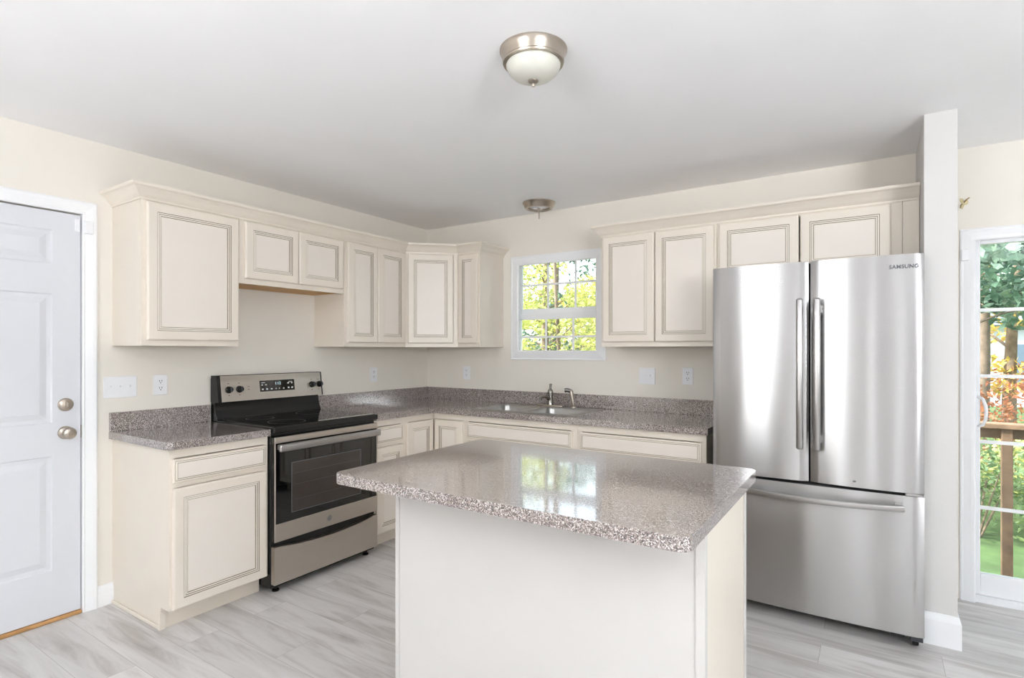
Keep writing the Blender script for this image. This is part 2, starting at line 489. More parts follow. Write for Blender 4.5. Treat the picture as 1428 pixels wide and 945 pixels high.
# baseboards
def base_prof(h, t=0.014):
    return [(0, 0), (t, 0), (t, h - 0.03), (t * 0.75, h - 0.018), (t * 0.45, h - 0.006), (t * 0.35, h), (0, h)]
bm = B(); sweep(bm, [(0.0, -2.566), (0.0, -2.494)], base_prof(0.11)); struct(finish(bm, 'baseboard_left', 'trim'))
bm = B(); sweep(bm, [(PX0, -0.55), (PX0, -0.605), (PX1, -0.605), (PX1, SY - 0.002)], base_prof(0.145)); struct(finish(bm, 'baseboard_partition', 'trim'))
bm = B(); sweep(bm, [(0.0, YS + 0.01), (0.0, -3.622)], base_prof(0.11)); struct(finish(bm, 'baseboard_front', 'trim'))

def casing(bm, pts, closed, prof, tow):
    """door or window casing: profile of (across, proud) swept round an opening in a wall plane; tow maps (u, z, proud) to world"""
    n = len(pts); secs = []
    P = [Vector(p) for p in pts]
    for i in range(n):
        def nrm(a, b):
            d = (b - a).normalized(); return Vector((d.y, -d.x))
        if closed or 0 < i < n - 1:
            n1, n2 = nrm(P[(i - 1) % n], P[i]), nrm(P[i], P[(i + 1) % n])
            m = (n1 + n2).normalized(); k = 1 / m.dot(n1)
        else:
            m = nrm(P[0], P[1]) if i == 0 else nrm(P[-2], P[-1]); k = 1
        secs.append([tow(P[i].x + m.x * a * k, P[i].y + m.y * a * k, p) for a, p in prof])
    if closed: secs.append(secs[0])
    bridge(bm, secs, 0, not closed, not closed)
    bmesh.ops.remove_doubles(bm, verts=bm.verts[:], dist=1e-5)

CAS = [(0, 0), (0, 0.010), (0.006, 0.013), (0.012, 0.011), (0.020, 0.013), (0.045, 0.018), (0.058, 0.019), (0.065, 0.015), (0.065, 0)]

# ------------------------------------------------ door_1: six-panel entry door on the left wall
door = thing('door_1', 'white six-panel entry door with nickel knob and deadbolt', 'door', (0, -2.637, 0), 0)
struct(door)
def six_panel():
    """slab in local (y, z): y from -0.914 to 0, room face at x=0"""
    bm = B(); W, Z0, Z1, TH = 0.914, 0.022, 2.040, 0.044
    cols = [(-W + 0.116, -W + 0.116 + 0.295), (-0.116 - 0.295, -0.116)]
    rows = [(0.256, 0.823), (0.986, 1.631), (1.777, 1.948)]
    ys = sorted({-W, 0.0} | {c for q in cols for c in q}); zs = sorted({Z0, Z1} | {c for q in rows for c in q})
    for i in range(len(ys) - 1):
        for j in range(len(zs) - 1):
            y0, y1, z0, z1 = ys[i], ys[i + 1], zs[j], zs[j + 1]
            if (y0, y1) in cols and (z0, z1) in rows:
                loops = []
                for ins, dep in ((0, 0), (0.006, -0.007), (0.022, -0.008), (0.050, -0.001), (0.052, -0.001)):
                    loops.append([(dep, y0 + ins, z0 + ins), (dep, y1 - ins, z0 + ins), (dep, y1 - ins, z1 - ins), (dep, y0 + ins, z1 - ins)])
                bridge(bm, loops, 0, False, True)
            else:
                bm.faces.new([bm.verts.new(p) for p in ((0, y0, z0), (0, y1, z0), (0, y1, z1), (0, y0, z1))])
    o = [(0, -W, Z0), (0, 0, Z0), (0, 0, Z1), (0, -W, Z1)]
    bridge(bm, [o, [(-TH, y, z) for _, y, z in o]], 0, False, True)
    bmesh.ops.remove_doubles(bm, verts=bm.verts[:], dist=1e-5)
    return bm
finish(six_panel(), 'door_slab', 'door', door)
def rosette(z, knob):
    bm = B()
    lathe(bm, [(0.033, 0.0), (0.033, 0.004), (0.029, 0.010), (0.020, 0.013)], (0.0, -0.063, z), 'x', 28)
    if knob:
        lathe(bm, [(0.012, 0.012), (0.011, 0.032), (0.018, 0.038), (0.027, 0.048), (0.029, 0.058), (0.026, 0.066), (0.016, 0.070), (0.009, 0.070), (0.007, 0.067), (0.0, 0.067)], (0, -0.063, z), 'x', 28)
    return finish(bm, 'knob' if knob else 'deadbolt', 'nickel', door, 40)
rosette(0.934, True)
db = rosette(1.075, False)
bm = B(); box(bm, 0.012, -0.069, 1.062, 0.034, -0.057, 1.090, 0.004, seg=2); finish(bm, 'thumb_turn', 'nickel', db)
boxobj('strike_plate', 'nickel', door, -0.03, 0.0016, 0.90, 0.002, 0.0040, 0.965)

trim1 = B()
casing(trim1, [(DY1, 0.0), (DY1, DZ1), (DY0, DZ1), (DY0, 0.0)], False, CAS, lambda u, z, p: (p, u, z))
ob = struct(finish(trim1, 'trim_1', 'trim'))
bm = B()
box(bm, -T, DY1 - 0.0005, 0, -0.0005, DY1 + 0.0, DZ1)       # jamb faces
box(bm, -T, DY1 - 0.020, 0.02, -0.047, DY1 - 0.0006, DZ1 - 0.001)
box(bm, -T, DY0 + 0.001, DZ1 - 0.020, -0.047, DY1 - 0.021, DZ1 - 0.001)
struct(finish(bm, 'trim_2', 'trim'))
struct(boxobj('trim_3', 'threshold', None, -T, DY0 + 0.001, 0.0005, 0.012, DY1 - 0.0015, 0.018, bev=0.004), 'oak threshold strip under the entry door', 'threshold')

# alarm contact in two halves on the entry door
al = thing('door_sensor', 'small white alarm contact at top corner of the entry door', 'door sensor', (0.0, -2.637, 1.985))
boxobj('magnet', 'plastic', al, 0.0005, -0.026, -0.032, 0.012, -0.006, 0.032, bev=0.002)
boxobj('sender', 'plastic', al, 0.014, 0.010, -0.036, 0.026, 0.050, 0.030, bev=0.003)

# ------------------------------------------------ window_1: double-hung kitchen window
win = struct(thing('window_1', 'white double-hung window with grilles above the sink', 'window', (0, 0, 0)))
bm = B(); casing(bm, [(WX0, WZ0), (WX0, WZ1), (WX1, WZ1), (WX1, WZ0)], True, [(-a, p) for a, p in []] or [(0, 0), (0, 0.012), (0.008, 0.014), (0.014, 0.012), (0.05, 0.018), (0.066, 0.020), (0.075, 0.016), (0.075, 0)], lambda u, z, p: (u, -p, z))
# the path runs so that 'across' points away from the opening
finish(bm, 'window_casing', 'trim', win)
bm = B()
for (a, b, c, d) in ((WX0, WX0 + 0.022, WZ0, WZ1), (WX1 - 0.022, WX1, WZ0, WZ1), (WX0 + 0.022, WX1 - 0.022, WZ1 - 0.022, WZ1), (WX0 + 0.022, WX1 - 0.022, WZ0, WZ0 + 0.022)):
    box(bm, a, 0.028, c, b, 0.125, d)
for (a, b) in ((WX0, WX0 + 0.012), (WX1 - 0.012, WX1)):
    box(bm, a, 0.0, WZ0 + 0.012, b, 0.028, WZ1 - 0.012)
box(bm, WX0, 0.0, WZ1 - 0.012, WX1, 0.028, WZ1); box(bm, WX0, 0.0, WZ0, WX1, 0.028, WZ0 + 0.012)
finish(bm, 'window_frame', 'trim', win)
def sash(name, x0, x1, z0, z1, gx0, gx1, gz0, gz1, y, cols, rows):
    bm = B(); t = 0.028
    box(bm, x0, y, z0, gx0, y + t, z1, 0.002); box(bm, gx1, y, z0, x1, y + t, z1, 0.002)
    box(bm, gx0, y, z0, gx1, y + t, gz0, 0.002); box(bm, gx0, y, gz1, gx1, y + t, z1, 0.002)
    s = finish(bm, name, 'trim', win)
    boxobj('pane', 'glass', s, gx0 - 0.004, y + 0.012, gz0 - 0.004, gx1 + 0.004, y + 0.016, gz1 + 0.004)
    bm = B()
    for k in range(1, cols):
        c = gx0 + (gx1 - gx0) * k / cols; box(bm, c - 0.008, y + 0.005, gz0, c + 0.008, y + 0.0115, gz1)
    for k in range(1, rows):
        c = gz0 + (gz1 - gz0) * k / rows; box(bm, gx0, y + 0.0045, c - 0.008, gx1, y + 0.0116, c + 0.008)
    finish(bm, 'grille', 'trim', s)
    return s
sash('lower_sash', WX0 + 0.0225, WX1 - 0.0225, 1.2925, 1.640, 0.972, 1.700, 1.312, 1.595, 0.045, 3, 2)
sash('upper_sash', WX0 + 0.0225, WX1 - 0.0225, 1.640, WZ1 - 0.0225, 0.966, 1.706, 1.684, 2.072, 0.080, 3, 2)

# ------------------------------------------------ door_2: sliding patio door
pd = struct(thing('door_2', 'white sliding glass patio door beside the fridge wall', 'patio door', (0, 0, 0)))
bm = B(); casing(bm, [(SDX0, 0.0), (SDX0, SDZ1), (SDX1, SDZ1), (SDX1, 0.0)], False, [(0, 0), (0, 0.010), (0.008, 0.013), (0.014, 0.011), (0.045, 0.018), (0.058, 0.019), (0.065, 0.015), (0.065, 0)], lambda u, z, p: (u, SY - p, z))
finish(bm, 'door_casing', 'trim', pd)
bm = B()
box(bm, SDX0, SY - 0.004, 0.0, SDX0 + 0.035, SY + T, SDZ1, 0.002); box(bm, SDX1 - 0.035, SY - 0.004, 0, SDX1, SY + T, SDZ1, 0.002)
box(bm, SDX0 + 0.035, SY - 0.004, SDZ1 - 0.04, SDX1 - 0.035, SY + T, SDZ1, 0.002); box(bm, SDX0 + 0.035, SY - 0.004, 0.0, SDX1 - 0.035, SY + T, 0.035, 0.002)
finish(bm, 'door_frame', 'trim', pd)
def slider(name, x0, x1, y):
    z0, z1 = 0.036, SDZ1 - 0.041; t = 0.036; st = 0.052
    gx0, gx1, gz0, gz1 = x0 + st, x1 - st, 0.150, 1.918
    bm = B()
    box(bm, x0, y, z0, gx0, y + t, z1, 0.003); box(bm, gx1, y, z0, x1, y + t, z1, 0.003)
    box(bm, gx0, y, z0, gx1, y + t, gz0, 0.003); box(bm, gx0, y, gz1, gx1, y + t, z1, 0.003)
    s = finish(bm, name, 'trim', pd)
    boxobj('pane', 'glass', s, gx0 - 0.004, y + 0.016, gz0 - 0.004, gx1 + 0.004, y + 0.020, gz1 + 0.004)
    bm = B()
    for k in range(1, 5):
        c = gz0 + (gz1 - gz0) * k / 5; box(bm, gx0, y + 0.006, c - 0.009, gx1, y + 0.0150, c + 0.009)
    for k in range(1, 3):
        c = gx0 + (gx1 - gx0) * k / 3; box(bm, c - 0.009, y + 0.0065, gz0, c + 0.009, y + 0.0145, gz1)
    finish(bm, 'grille', 'trim', s)
    return s
ps = slider('sliding_panel', SDX0 + 0.036, SDX0 + 0.036 + 0.90, SY + 0.020)
slider('fixed_panel', SDX0 + 0.036 + 0.86, SDX1 - 0.036, SY + 0.075)
bm = B(); box(bm, SDX0 + 0.046, SY + 0.008, 0.915, SDX0 + 0.082, SY + 0.0198, 1.125, 0.004, seg=2)
hx = SDX0 + 0.078
tube(bm, [(hx, SY + 0.012, 0.94), (hx + 0.016, SY - 0.012, 0.95), (hx + 0.026, SY - 0.030, 0.985), (hx + 0.028, SY - 0.034, 1.02), (hx + 0.026, SY - 0.030, 1.055), (hx + 0.016, SY - 0.012, 1.09), (hx, SY + 0.012, 1.10)], 0.008, 10)
finish(bm, 'door_handle', 'plastic', pd, 40)

al2 = thing('door_sensor', 'small white alarm contact at top corner of the patio door', 'door sensor', (SDX0 + 0.02, SY, 1.86))
boxobj('sender', 'plastic', al2, -0.016, -0.030, -0.030, 0.016, -0.0045, 0.032, bev=0.003)
boxobj('magnet', 'plastic', al2, 0.021, -0.014, -0.028, 0.036, 0.0195, 0.030, bev=0.002)

# torn-open patch with a wire end above the patio door
ph = thing('wall_patch', 'torn plaster hole with wire end high on the wall above patio door', 'wall hole', (3.815, SY, 2.145))
bm = B()
pts = []
for k in range(14):
    a = 2 * PI * k / 14; r = 0.020 + 0.010 * math.sin(3 * a + 1) + R.uniform(-0.004, 0.004)
    pts.append((r * math.cos(a) * 0.8, r * math.sin(a) * 1.25))
bridge(bm, [[(x, -0.0004, z) for x, z in pts], [(x * 0.9, -0.005, z * 0.9) for x, z in pts], [(x * 0.5, -0.003, z * 0.5) for x, z in pts]], 0, True, True)
finish(bm, 'plaster_edge', 'plaster', ph)
bm = B(); tube(bm, [(-0.006, -0.003, -0.006), (-0.012, -0.02, -0.012), (-0.016, -0.03, -0.03)], 0.003, 8); tube(bm, [(0.004, -0.003, 0.004), (0.012, -0.022, 0.012), (0.022, -0.03, 0.02)], 0.003, 8)
finish(bm, 'wire_end', 'wire', ph, 40)

# ------------------------------------------------ windows behind the photographer (seen only in reflections)
k = 2
for holes, ax in ((SOUTH, 'y'), (EAST, 'x')):
    for u0, u1, z0, z1 in holes:
        root = struct(thing('window_%d' % k, 'white framed daylight window behind the photographer', 'window')); k += 1
        bm = B(); t = 0.035
        def bx(a, b, c, d):
            if ax == 'y': box(bm, a, YS - 0.09, c, b, YS + 0.012, d)
            else: box(bm, XE - 0.012, a, c, XE + 0.09, b, d)
        bx(u0, u0 + t, z0, z1); bx(u1 - t, u1, z0, z1); bx(u0 + t, u1 - t, z0, z0 + t); bx(u0 + t, u1 - t, z1 - t, z1)
        if u1 - u0 > 0.6:
            c = (u0 + u1) / 2; bx(c - 0.02, c + 0.02, z0 + t, z1 - t)
        finish(bm, 'window_frame', 'trim', root)

# ================================================================== CABINETS
UZ0, UZ1 = 1.372, 2.134
DOOR_PROF = [  # inset, depth in front of the face frame, material of the ring that follows (0 paint, 1 glaze, 2 panel)
    (0.0, 0.0, 0), (0.0, 0.013, 0), (0.003, 0.017, 0), (0.008, 0.019, 0), (0.047, 0.019, 1), (0.0492, 0.0165, 0), (0.0560, 0.0175, 1),
    (0.0580, 0.0150, 0), (0.0650, 0.0150, 1), (0.0672, 0.0120, 0), (0.0730, 0.0120, 2), (0.0735, 0.0118, 2)]
DRAWER_PROF = [
    (0.0, 0.0, 0), (0.0, 0.012, 0), (0.003, 0.015, 0), (0.010, 0.015, 1), (0.0118, 0.0150, 0), (0.0160, 0.019, 0), (0.0190, 0.0175, 1), (0.0208, 0.0165, 0), (0.0240, 0.0180, 2), (0.0245, 0.018, 2)]

def front_panel(bm, x0, x1, z0, z1, yf, prof, scale=1.0):
    """mitred, glazed door or drawer front standing proud of the plane y=yf towards -y"""
    loops = []
    for ins, dep, mi in prof:
        i = ins * scale
        loops.append([(x0 + i, yf - dep, z0 + i), (x1 - i, yf - dep, z0 + i), (x1 - i, yf - dep, z1 - i), (x0 + i, yf - dep, z1 - i)])
    mis = [p[2] for p in prof]
    vl = bridge(bm, loops, 0, True, True, mis)
    bm.faces.ensure_lookup_table()

def cab_door(parent, x0, x1, z0, z1, yf, name='door', prof=DOOR_PROF, scale=1.0):
    bm = B(); front_panel(bm, x0, x1, z0, z1, yf, prof, scale)
    return finish(bm, name, ['cream', 'glaze', 'panel'], parent)

def face_frame(parent, W, z0, z1, y0, y1, rails, stiles):
    """y0 front, y1 back; rails: (z0, z1) list; stiles: (x0, x1) list"""
    bm = B()
    for a, b in stiles: box(bm, a, y0, z0, b, y1, z1)
    for p, q in rails:
        xs = sorted(stiles)
        for k in range(len(xs) - 1):
            box(bm, xs[k][1], y0, p, xs[k + 1][0], y1, q)
    return finish(bm, 'face_frame', 'cream', parent)

def carcass(parent, W, D, z0, z1, mat='cream', bottom='cream'):
    """open-fronted box with sides, top, bottom and back, 15 mm panels"""
    t = 0.015; bm = B()
    box(bm, 0, -D, z0, t, 0, z1); box(bm, W - t, -D, z0, W, 0, z1)
    box(bm, t, -D, z1 - t, W - t, 0, z1)
    box(bm, t, -0.008, z0, W - t, 0, z1 - t)
    box(bm, t, -D, z0 + 0.004, W - t, -0.008, z0 + 0.004 + t, mi=1)
    return finish(bm, 'carcass', [mat, bottom], parent)

def wall_cabinet(label, loc, rz, W, z0, z1, doors, dz=(0.030, 0.029), D=0.305, bottom='cream', group='cream wall cabinets', scale=1.0):
    c = thing('wall_cabinet', label, 'wall cabinet', (loc[0], loc[1], 0), rz, group)
    carcass(c, W, D, z0, z1, 'cream', bottom)
    xs = [d for q in doors for d in q]
    sts = [(0.001, min(xs) + 0.012), (max(xs) - 0.012, W - 0.001)]
    face_frame(c, W, z0, z1, -D - 0.019, -D - 0.0003, [(z0, z0 + 0.038), (z1 - 0.038, z1)], sts)
    for a, b in doors:
        cab_door(c, a, b, z0 + dz[0], z1 - dz[1], -D - 0.0193, scale=scale)
    return c
RZ = PI / 2
YL = -2.494                          # left end of the left run
# local x on the left wall = world y - origin y
wall_cabinet('cream wall cabinet with one wide door at left end of left wall', (0.0, YL), RZ, 0.512, UZ0, UZ1, [(0.022, 0.505)])
wall_cabinet('short two-door cream wall cabinet above the range', (0.0, -1.981), RZ, 0.762, 1.740, UZ1, [(0.032, 0.390), (0.3935, 0.747)], bottom='rawwood')
wall_cabinet('cream wall cabinet with two narrow doors just right of the range', (0.0, -1.218), RZ, 0.607, UZ0, UZ1, [(0.022, 0.298), (0.3015, 0.585)])
wall_cabinet('narrow single-door cream wall cabinet left of the sink window', (0.612, 0.0), 0.0, 0.226, UZ0, UZ1, [(0.018, 0.208)], scale=0.9)
wall_cabinet('two-door cream wall cabinet between window and fridge', (1.862, 0.0), 0.0, 0.755, UZ0, UZ1, [(0.015, 0.371), (0.376, 0.740)])
wall_cabinet('short two-door cream wall cabinet above the refrigerator', (2.618, 0.0), 0.0, 0.914, 1.753, UZ1, [(0.014, 0.441), (0.448, 0.865)])

# diagonal corner cabinet: pentagon carcass, angled frame and door
cc = thing('corner_wall_cabinet', 'diagonal cream wall cabinet with one door in the corner', 'wall cabinet', (0, 0, 0), 0, 'cream wall cabinets')
bm = B(); prism(bm, [(0, 0), (0, -0.610), (0.305, -0.610), (0.6105, -0.305), (0.6105, 0)], UZ0, UZ1)
finish(bm, 'carcass', 'cream', cc)
def diag(bm):
    """local (x along the diagonal, -y out of it) to world"""
    s = math.sqrt(0.5); o = Vector((0.305, -0.610, 0))
    for v in bm.verts:
        x, y, z = v.co
        v.co = (o.x + s * x - s * y, o.y + s * x + s * y, z)
L = 0.432
bm = B(); yf = -0.019
for a in ((0.0005, 0.045), (L - 0.045, L - 0.0005)): box(bm, a[0], yf, UZ0, a[1], -0.0003, UZ1)
box(bm, 0.045, yf, UZ0, L - 0.045, -0.0003, UZ0 + 0.038); box(bm, 0.045, yf, UZ1 - 0.038, L - 0.045, -0.0003, UZ1)
diag(bm); finish(bm, 'face_frame', 'cream', cc)
bm = B(); front_panel(bm, 0.028, L - 0.048, UZ0 + 0.030, UZ1 - 0.029, -0.0193, DOOR_PROF); diag(bm)
finish(bm, 'door', ['cream', 'glaze', 'panel'], cc)

fs = boxobj('filler_strip', 'cream', None, 3.5325, -0.322, 1.753, 3.603, -0.303, UZ1, bev=0.001)
tag(fs, 'plain cream filler strip between fridge-top cabinet and partition wall', 'filler strip')

# crown mouldings
CROWN = [(0.0005, 2.112), (0.006, 2.112), (0.007, 2.122), (0.012, 2.126), (0.020, 2.134), (0.032, 2.150), (0.046, 2.164), (0.052, 2.168), (0.057, 2.170), (0.060, 2.176), (0.060, 2.186), (0.004, 2.186), (0.004, 2.138), (0.0005, 2.138)]
F = 0.345
dd = F - 0.324
q = 0.610 + 0.019 * 0  # diagonal corner
path = [(-0.0 + 0.001, YL), (0.3245, YL), (0.3245, -0.618), (0.618, -0.3245), (0.8382, -0.3245), (0.8382, -0.001)]
bm = B(); sweep(bm, path, CROWN)
o = finish(bm, 'crown_moulding', 'cream'); tag(o, 'cream crown moulding along the tops of the left and corner cabinets', 'crown moulding')
bm = B(); sweep(bm, [(1.862, -0.001), (1.862, -0.3245), (3.603, -0.3245)], CROWN)
o = finish(bm, 'crown_moulding', 'cream'); tag(o, 'cream crown moulding on the cabinets between window and partition wall', 'crown moulding')

# ------------------------------------------------ base cabinets
BD, BH, TK = 0.591, 0.876, 0.105
def base_cabinet(label, loc, rz, W, doors, drawers, kick=True, side_left=False):
    c = thing('base_cabinet', label, 'base cabinet', (loc[0], loc[1], 0), rz, 'cream base cabinets')
    bm = B(); t = 0.016
    for a in (0, W - t):                              # side panels notched for the toe kick
        pts = [(0, 0), (-0.530, 0), (-0.530, TK), (-BD, TK), (-BD, BH), (0, BH)]
        l0 = [(a, y, z) for y, z in pts]; l1 = [(a + t, y, z) for y, z in pts]
        bridge(bm, [l0, l1], 0, True, True)
    box(bm, t, -BD, TK, W - t, -0.006, TK + t); box(bm, t, -0.006, TK, W - t, 0, BH)
    finish(bm, 'carcass', 'cream', c)
    boxobj('toe_kick', 'cream', c, t, -0.530, 0, W - t, -0.515, TK - 0.0005)
    zs = [q for d in (doors + drawers) for q in (d[0], d[1])]
    face_frame(c, W, TK, BH, -BD - 0.019, -BD - 0.0003, [(TK, TK + 0.03), (0.690, 0.712), (0.832, BH)] if drawers else [(TK, TK + 0.03), (0.832, BH)],
               [(0.0, min(zs) + 0.012), (max(zs) - 0.012, W)])
    for a, b, z0, z1 in doors: cab_door(c, a, b, z0, z1, -BD - 0.0193)
    for a, b, z0, z1 in drawers: cab_door(c, a, b, z0, z1, -BD - 0.0193, 'drawer_front', DRAWER_PROF)
    return c
DZ = (0.108, 0.688); RZ_ = (0.714, 0.828)
lb = base_cabinet('cream base cabinet between the entry door and the range', (0.0, YL), RZ, 0.510, [(0.012, 0.497) + DZ], [(0.012, 0.497) + RZ_])
bm = B(); box(bm, -0.011, -0.520, 0.0, -0.0005, -0.001, 0.018, 0.004, seg=2); box(bm, -0.011, -0.542, 0.0, 0.016, -0.5205, 0.085, 0.001)
finish(bm, 'shoe_moulding', 'cream', lb)
base_cabinet('narrow cream base cabinet just right of the range', (0.0, -1.215), RZ, 0.301, [(0.014, 0.272) + DZ], [(0.014, 0.272) + RZ_])
base_cabinet('wide cream sink base cabinet under the window', (0.915, 0.0), 0.0, 0.910, [(0.022, 0.445) + DZ, (0.455, 0.875) + DZ], [(0.022, 0.875) + RZ_])
base_cabinet('wide cream base cabinet between sink base and fridge', (1.826, 0.0), 0.0, 0.800, [(0.020, 0.392) + DZ, (0.402, 0.775) + DZ], [(0.020, 0.775) + RZ_])
# corner base with a folding pair of doors
cb = thing('corner_base_cabinet', 'cream corner base cabinet with two doors meeting at right angles', 'base cabinet', (0, 0, 0), 0, 'cream base cabinets')
bm = B(); prism(bm, [(0, 0), (0, -0.9135), (BD, -0.9135), (BD, -BD), (0.9145, -BD), (0.9145, 0)], TK, BH)
finish(bm, 'carcass', 'cream', cb)
bm = B(); prism(bm, [(0.01, -0.01), (0.01, -0.9135), (0.530, -0.9135), (0.530, -0.530), (0.9145, -0.530), (0.9145, -0.01)], 0, TK - 0.0005)
finish(bm, 'toe_kick', 'cream', cb)
bm = B(); f = BD + 0.019
for z0, z1 in ((TK, TK + 0.03), (0.832, BH)):
    prism(bm, [(BD + 0.0003, -0.880), (f, -0.880), (f, -f), (0.880, -f), (0.880, -BD - 0.0003), (BD + 0.0003, -BD - 0.0003)], z0, z1)
box(bm, BD + 0.0003, -0.9135, TK, f, -0.880, BH); box(bm, 0.880, -f, TK, 0.9145, -BD - 0.0003, BH)
finish(bm, 'face_frame', 'cream', cb)
bm = B(); front_panel(bm, -0.905, -0.632, DZ[0], 0.828, 0, DOOR_PROF)
for v in bm.verts: v.co = (f + 0.0003 - v.co.y, v.co.x, v.co.z)
finish(bm, 'door', ['cream', 'glaze', 'panel'], cb)
bm = B(); front_panel(bm, 0.632, 0.898, DZ[0], 0.828, -f - 0.0003, DOOR_PROF)
finish(bm, 'door', ['cream', 'glaze', 'panel'], cb)

# ------------------------------------------------ island
isl = thing('kitchen_island', 'plain white panelled island cabinet in the middle of the kitchen', 'island', (1.865, -1.660, 0), 0)
IW, ID = 1.160, 0.590
bm = B()
box(bm, 0.0, -ID, 0.0, IW, -ID + 0.016, BH, 0.001)
finish(bm, 'back_panel', 'island', isl)
boxobj('side_panel', 'cream', isl, 0.0, -ID + 0.0163, 0.0, 0.016, -0.02, BH)
boxobj('side_panel', 'cream', isl, IW - 0.016, -ID + 0.0163, 0.0, IW, -0.02, BH)
boxobj('toe_kick', 'cream', isl, 0.0162, -0.060, 0, IW - 0.0162, -0.045, TK - 0.0002)
boxobj('bottom_panel', 'cream', isl, 0.0162, -ID + 0.0165, TK, IW - 0.0162, -0.02, TK + 0.016)
boxobj('corner_trim', 'island', isl, -0.003, -ID - 0.004, 0.0, 0.017, -ID - 0.0002, BH, bev=0.001)
bm = B(); prism(bm, [(IW - 0.020, -ID - 0.005), (IW + 0.005, -ID - 0.005), (IW + 0.005, -ID + 0.022), (IW + 0.0003, -ID + 0.022), (IW + 0.0003, -ID - 0.0002), (IW - 0.020, -ID - 0.0002)], 0.0, BH)
finish(bm, 'corner_trim', 'island', isl)
boxobj('corner_trim', 'island', isl, IW + 0.0003, -0.045, 0.0, IW + 0.005, -0.020, BH, bev=0.001)
face_frame(isl, IW, TK, BH, -0.0197, 0.0, [(TK, TK + 0.03), (0.690, 0.712), (0.832, BH)], [(0.0, 0.03), (IW / 2 - 0.02, IW / 2 + 0.02), (IW - 0.03, IW)])
for a, b in ((0.020, IW / 2 - 0.008), (IW / 2 + 0.008, IW - 0.020)):
    for nm, zz, pf in (('door', DZ, DOOR_PROF), ('drawer_front', RZ_, DRAWER_PROF)):
        bm = B(); front_panel(bm, -b, -a, zz[0], zz[1], 0, pf)
        for v in bm.verts: v.co = (-v.co.x, -v.co.y + 0.0003, v.co.z)
        finish(bm, nm, ['cream', 'glaze', 'panel'], isl)

def top_slab(pts, z0=0.8765, z1=0.914):
    bm = B(); prism(bm, pts, z0, z1, bev=0.002, seg=2); return bm
ix0, ix1, iy0, iy1 = 1.800, 3.055, -2.500, -1.605
it = finish(top_slab(rrect(ix0, iy0, ix1, iy1, 0.032, 6)), 'island_countertop', 'granite', None)
tag(it, 'speckled grey granite-look countertop overhanging the white island', 'countertop')

# ------------------------------------------------ perimeter countertops
ct = thing('countertop', 'short speckled grey countertop with backsplash left of the range', 'countertop', (0, 0, 0), 0, 'speckled perimeter countertops')
y0, y1, xf = YL - 0.018, -1.984, 0.640
r = 0.03
pts = [(0.001, y0)] + [(xf - r + r * math.sin(a), y0 + r - r * math.cos(a)) for a in [PI / 2 * k / 6 for k in range(7)]] + [(xf, y1), (0.001, y1)]
finish(top_slab(pts), 'worktop', 'granite', ct)
boxobj('backsplash', 'granite', ct, 0.001, y0 + 0.0005, 0.9142, 0.020, y1, 1.016, bev=0.0015)

SKX0, SKX1, SKY0, SKY1 = 0.935, 1.765, -0.560, -0.075     # sink rim
cl = thing('countertop', 'long speckled grey corner countertop with backsplash around the sink', 'countertop', (0, 0, 0), 0, 'speckled perimeter countertops')
bm = B()
us = [0.001, xf, SKX0 + 0.025, SKX1 - 0.025, 2.640]; vs_ = [-1.216, -xf, SKY0 + 0.025, SKY1 - 0.02, -0.001]
def in_top(x, y):
    if x > xf and y < -xf: return False
    return not (us[2] < x < us[3] and vs_[2] < y < vs_[3])
cells = {(i, j) for i in range(4) for j in range(4) if in_top((us[i] + us[i + 1]) / 2, (vs_[j] + vs_[j + 1]) / 2)}
cache = {}
def V(x, y, z):
    kk = (round(x, 4), round(y, 4), round(z, 4))
    if kk not in cache: cache[kk] = bm.verts.new((x, y, z))
    return cache[kk]
za, zb = 0.8765, 0.914
for i, j in cells:
    a, b, c, d = us[i], us[i + 1], vs_[j], vs_[j + 1]
    bm.faces.new([V(a, c, zb), V(b, c, zb), V(b, d, zb), V(a, d, zb)])
    bm.faces.new([V(a, c, za), V(a, d, za), V(b, d, za), V(b, c, za)])
    for di, dj, p in ((-1, 0, ((a, c), (a, d))), (1, 0, ((b, c), (b, d))), (0, -1, ((a, c), (b, c))), (0, 1, ((a, d), (b, d)))):
        if (i + di, j + dj) not in cells:
            (p0, p1), (q0, q1) = p
            bm.faces.new([V(p0, p1, za), V(q0, q1, za), V(q0, q1, zb), V(p0, p1, zb)])
finish(bm, 'worktop', 'granite', cl)
bm = B(); box(bm, 0.001, -1.216, 0.9142, 0.020, -0.0205, 1.016, 0.0015); box(bm, 0.001, -0.020, 0.9142, 2.640, -0.001, 1.016, 0.0015)
finish(bm, 'backsplash', 'granite', cl)

# ------------------------------------------------ sink, faucet, sprayer
sk = thing('sink', 'stainless double-bowl drop-in sink in the counter under the window', 'sink', (SKX0, SKY0, 0.9143))
SW, SD = SKX1 - SKX0, SKY1 - SKY0
bowls = [(0.030, 0.035, SW / 2 - 0.014, SD - 0.090), (SW / 2 + 0.014, 0.035, SW - 0.030, SD - 0.090)]
bm = B()
NC = 6
for k, bw in enumerate(bowls):
    x0, x1 = (0.0, SW / 2) if k == 0 else (SW / 2, SW)
    def outer(x0, x1, y0, y1, z):
        pts = rrect(bw[0], bw[1], bw[2], bw[3], 0.06, NC); out = []
        cs = [(x1, y1), (x0, y1), (x0, y0), (x1, y0)]
        for i in range(len(pts)): out.append((cs[i // (NC + 1)][0], cs[i // (NC + 1)][1], z))
        return out
    inner = [(x, y, 0.006) for x, y in rrect(bw[0], bw[1], bw[2], bw[3], 0.06, NC)]
    # flat deck between the rim and the bowl edge
    bridge(bm, [outer(x0, x1, 0.0, SD, 0.0), outer(x0 + (0.006 if k == 0 else 0), x1 - (0 if k == 0 else 0.006), 0.006, SD - 0.006, 0.006), inner], 0)
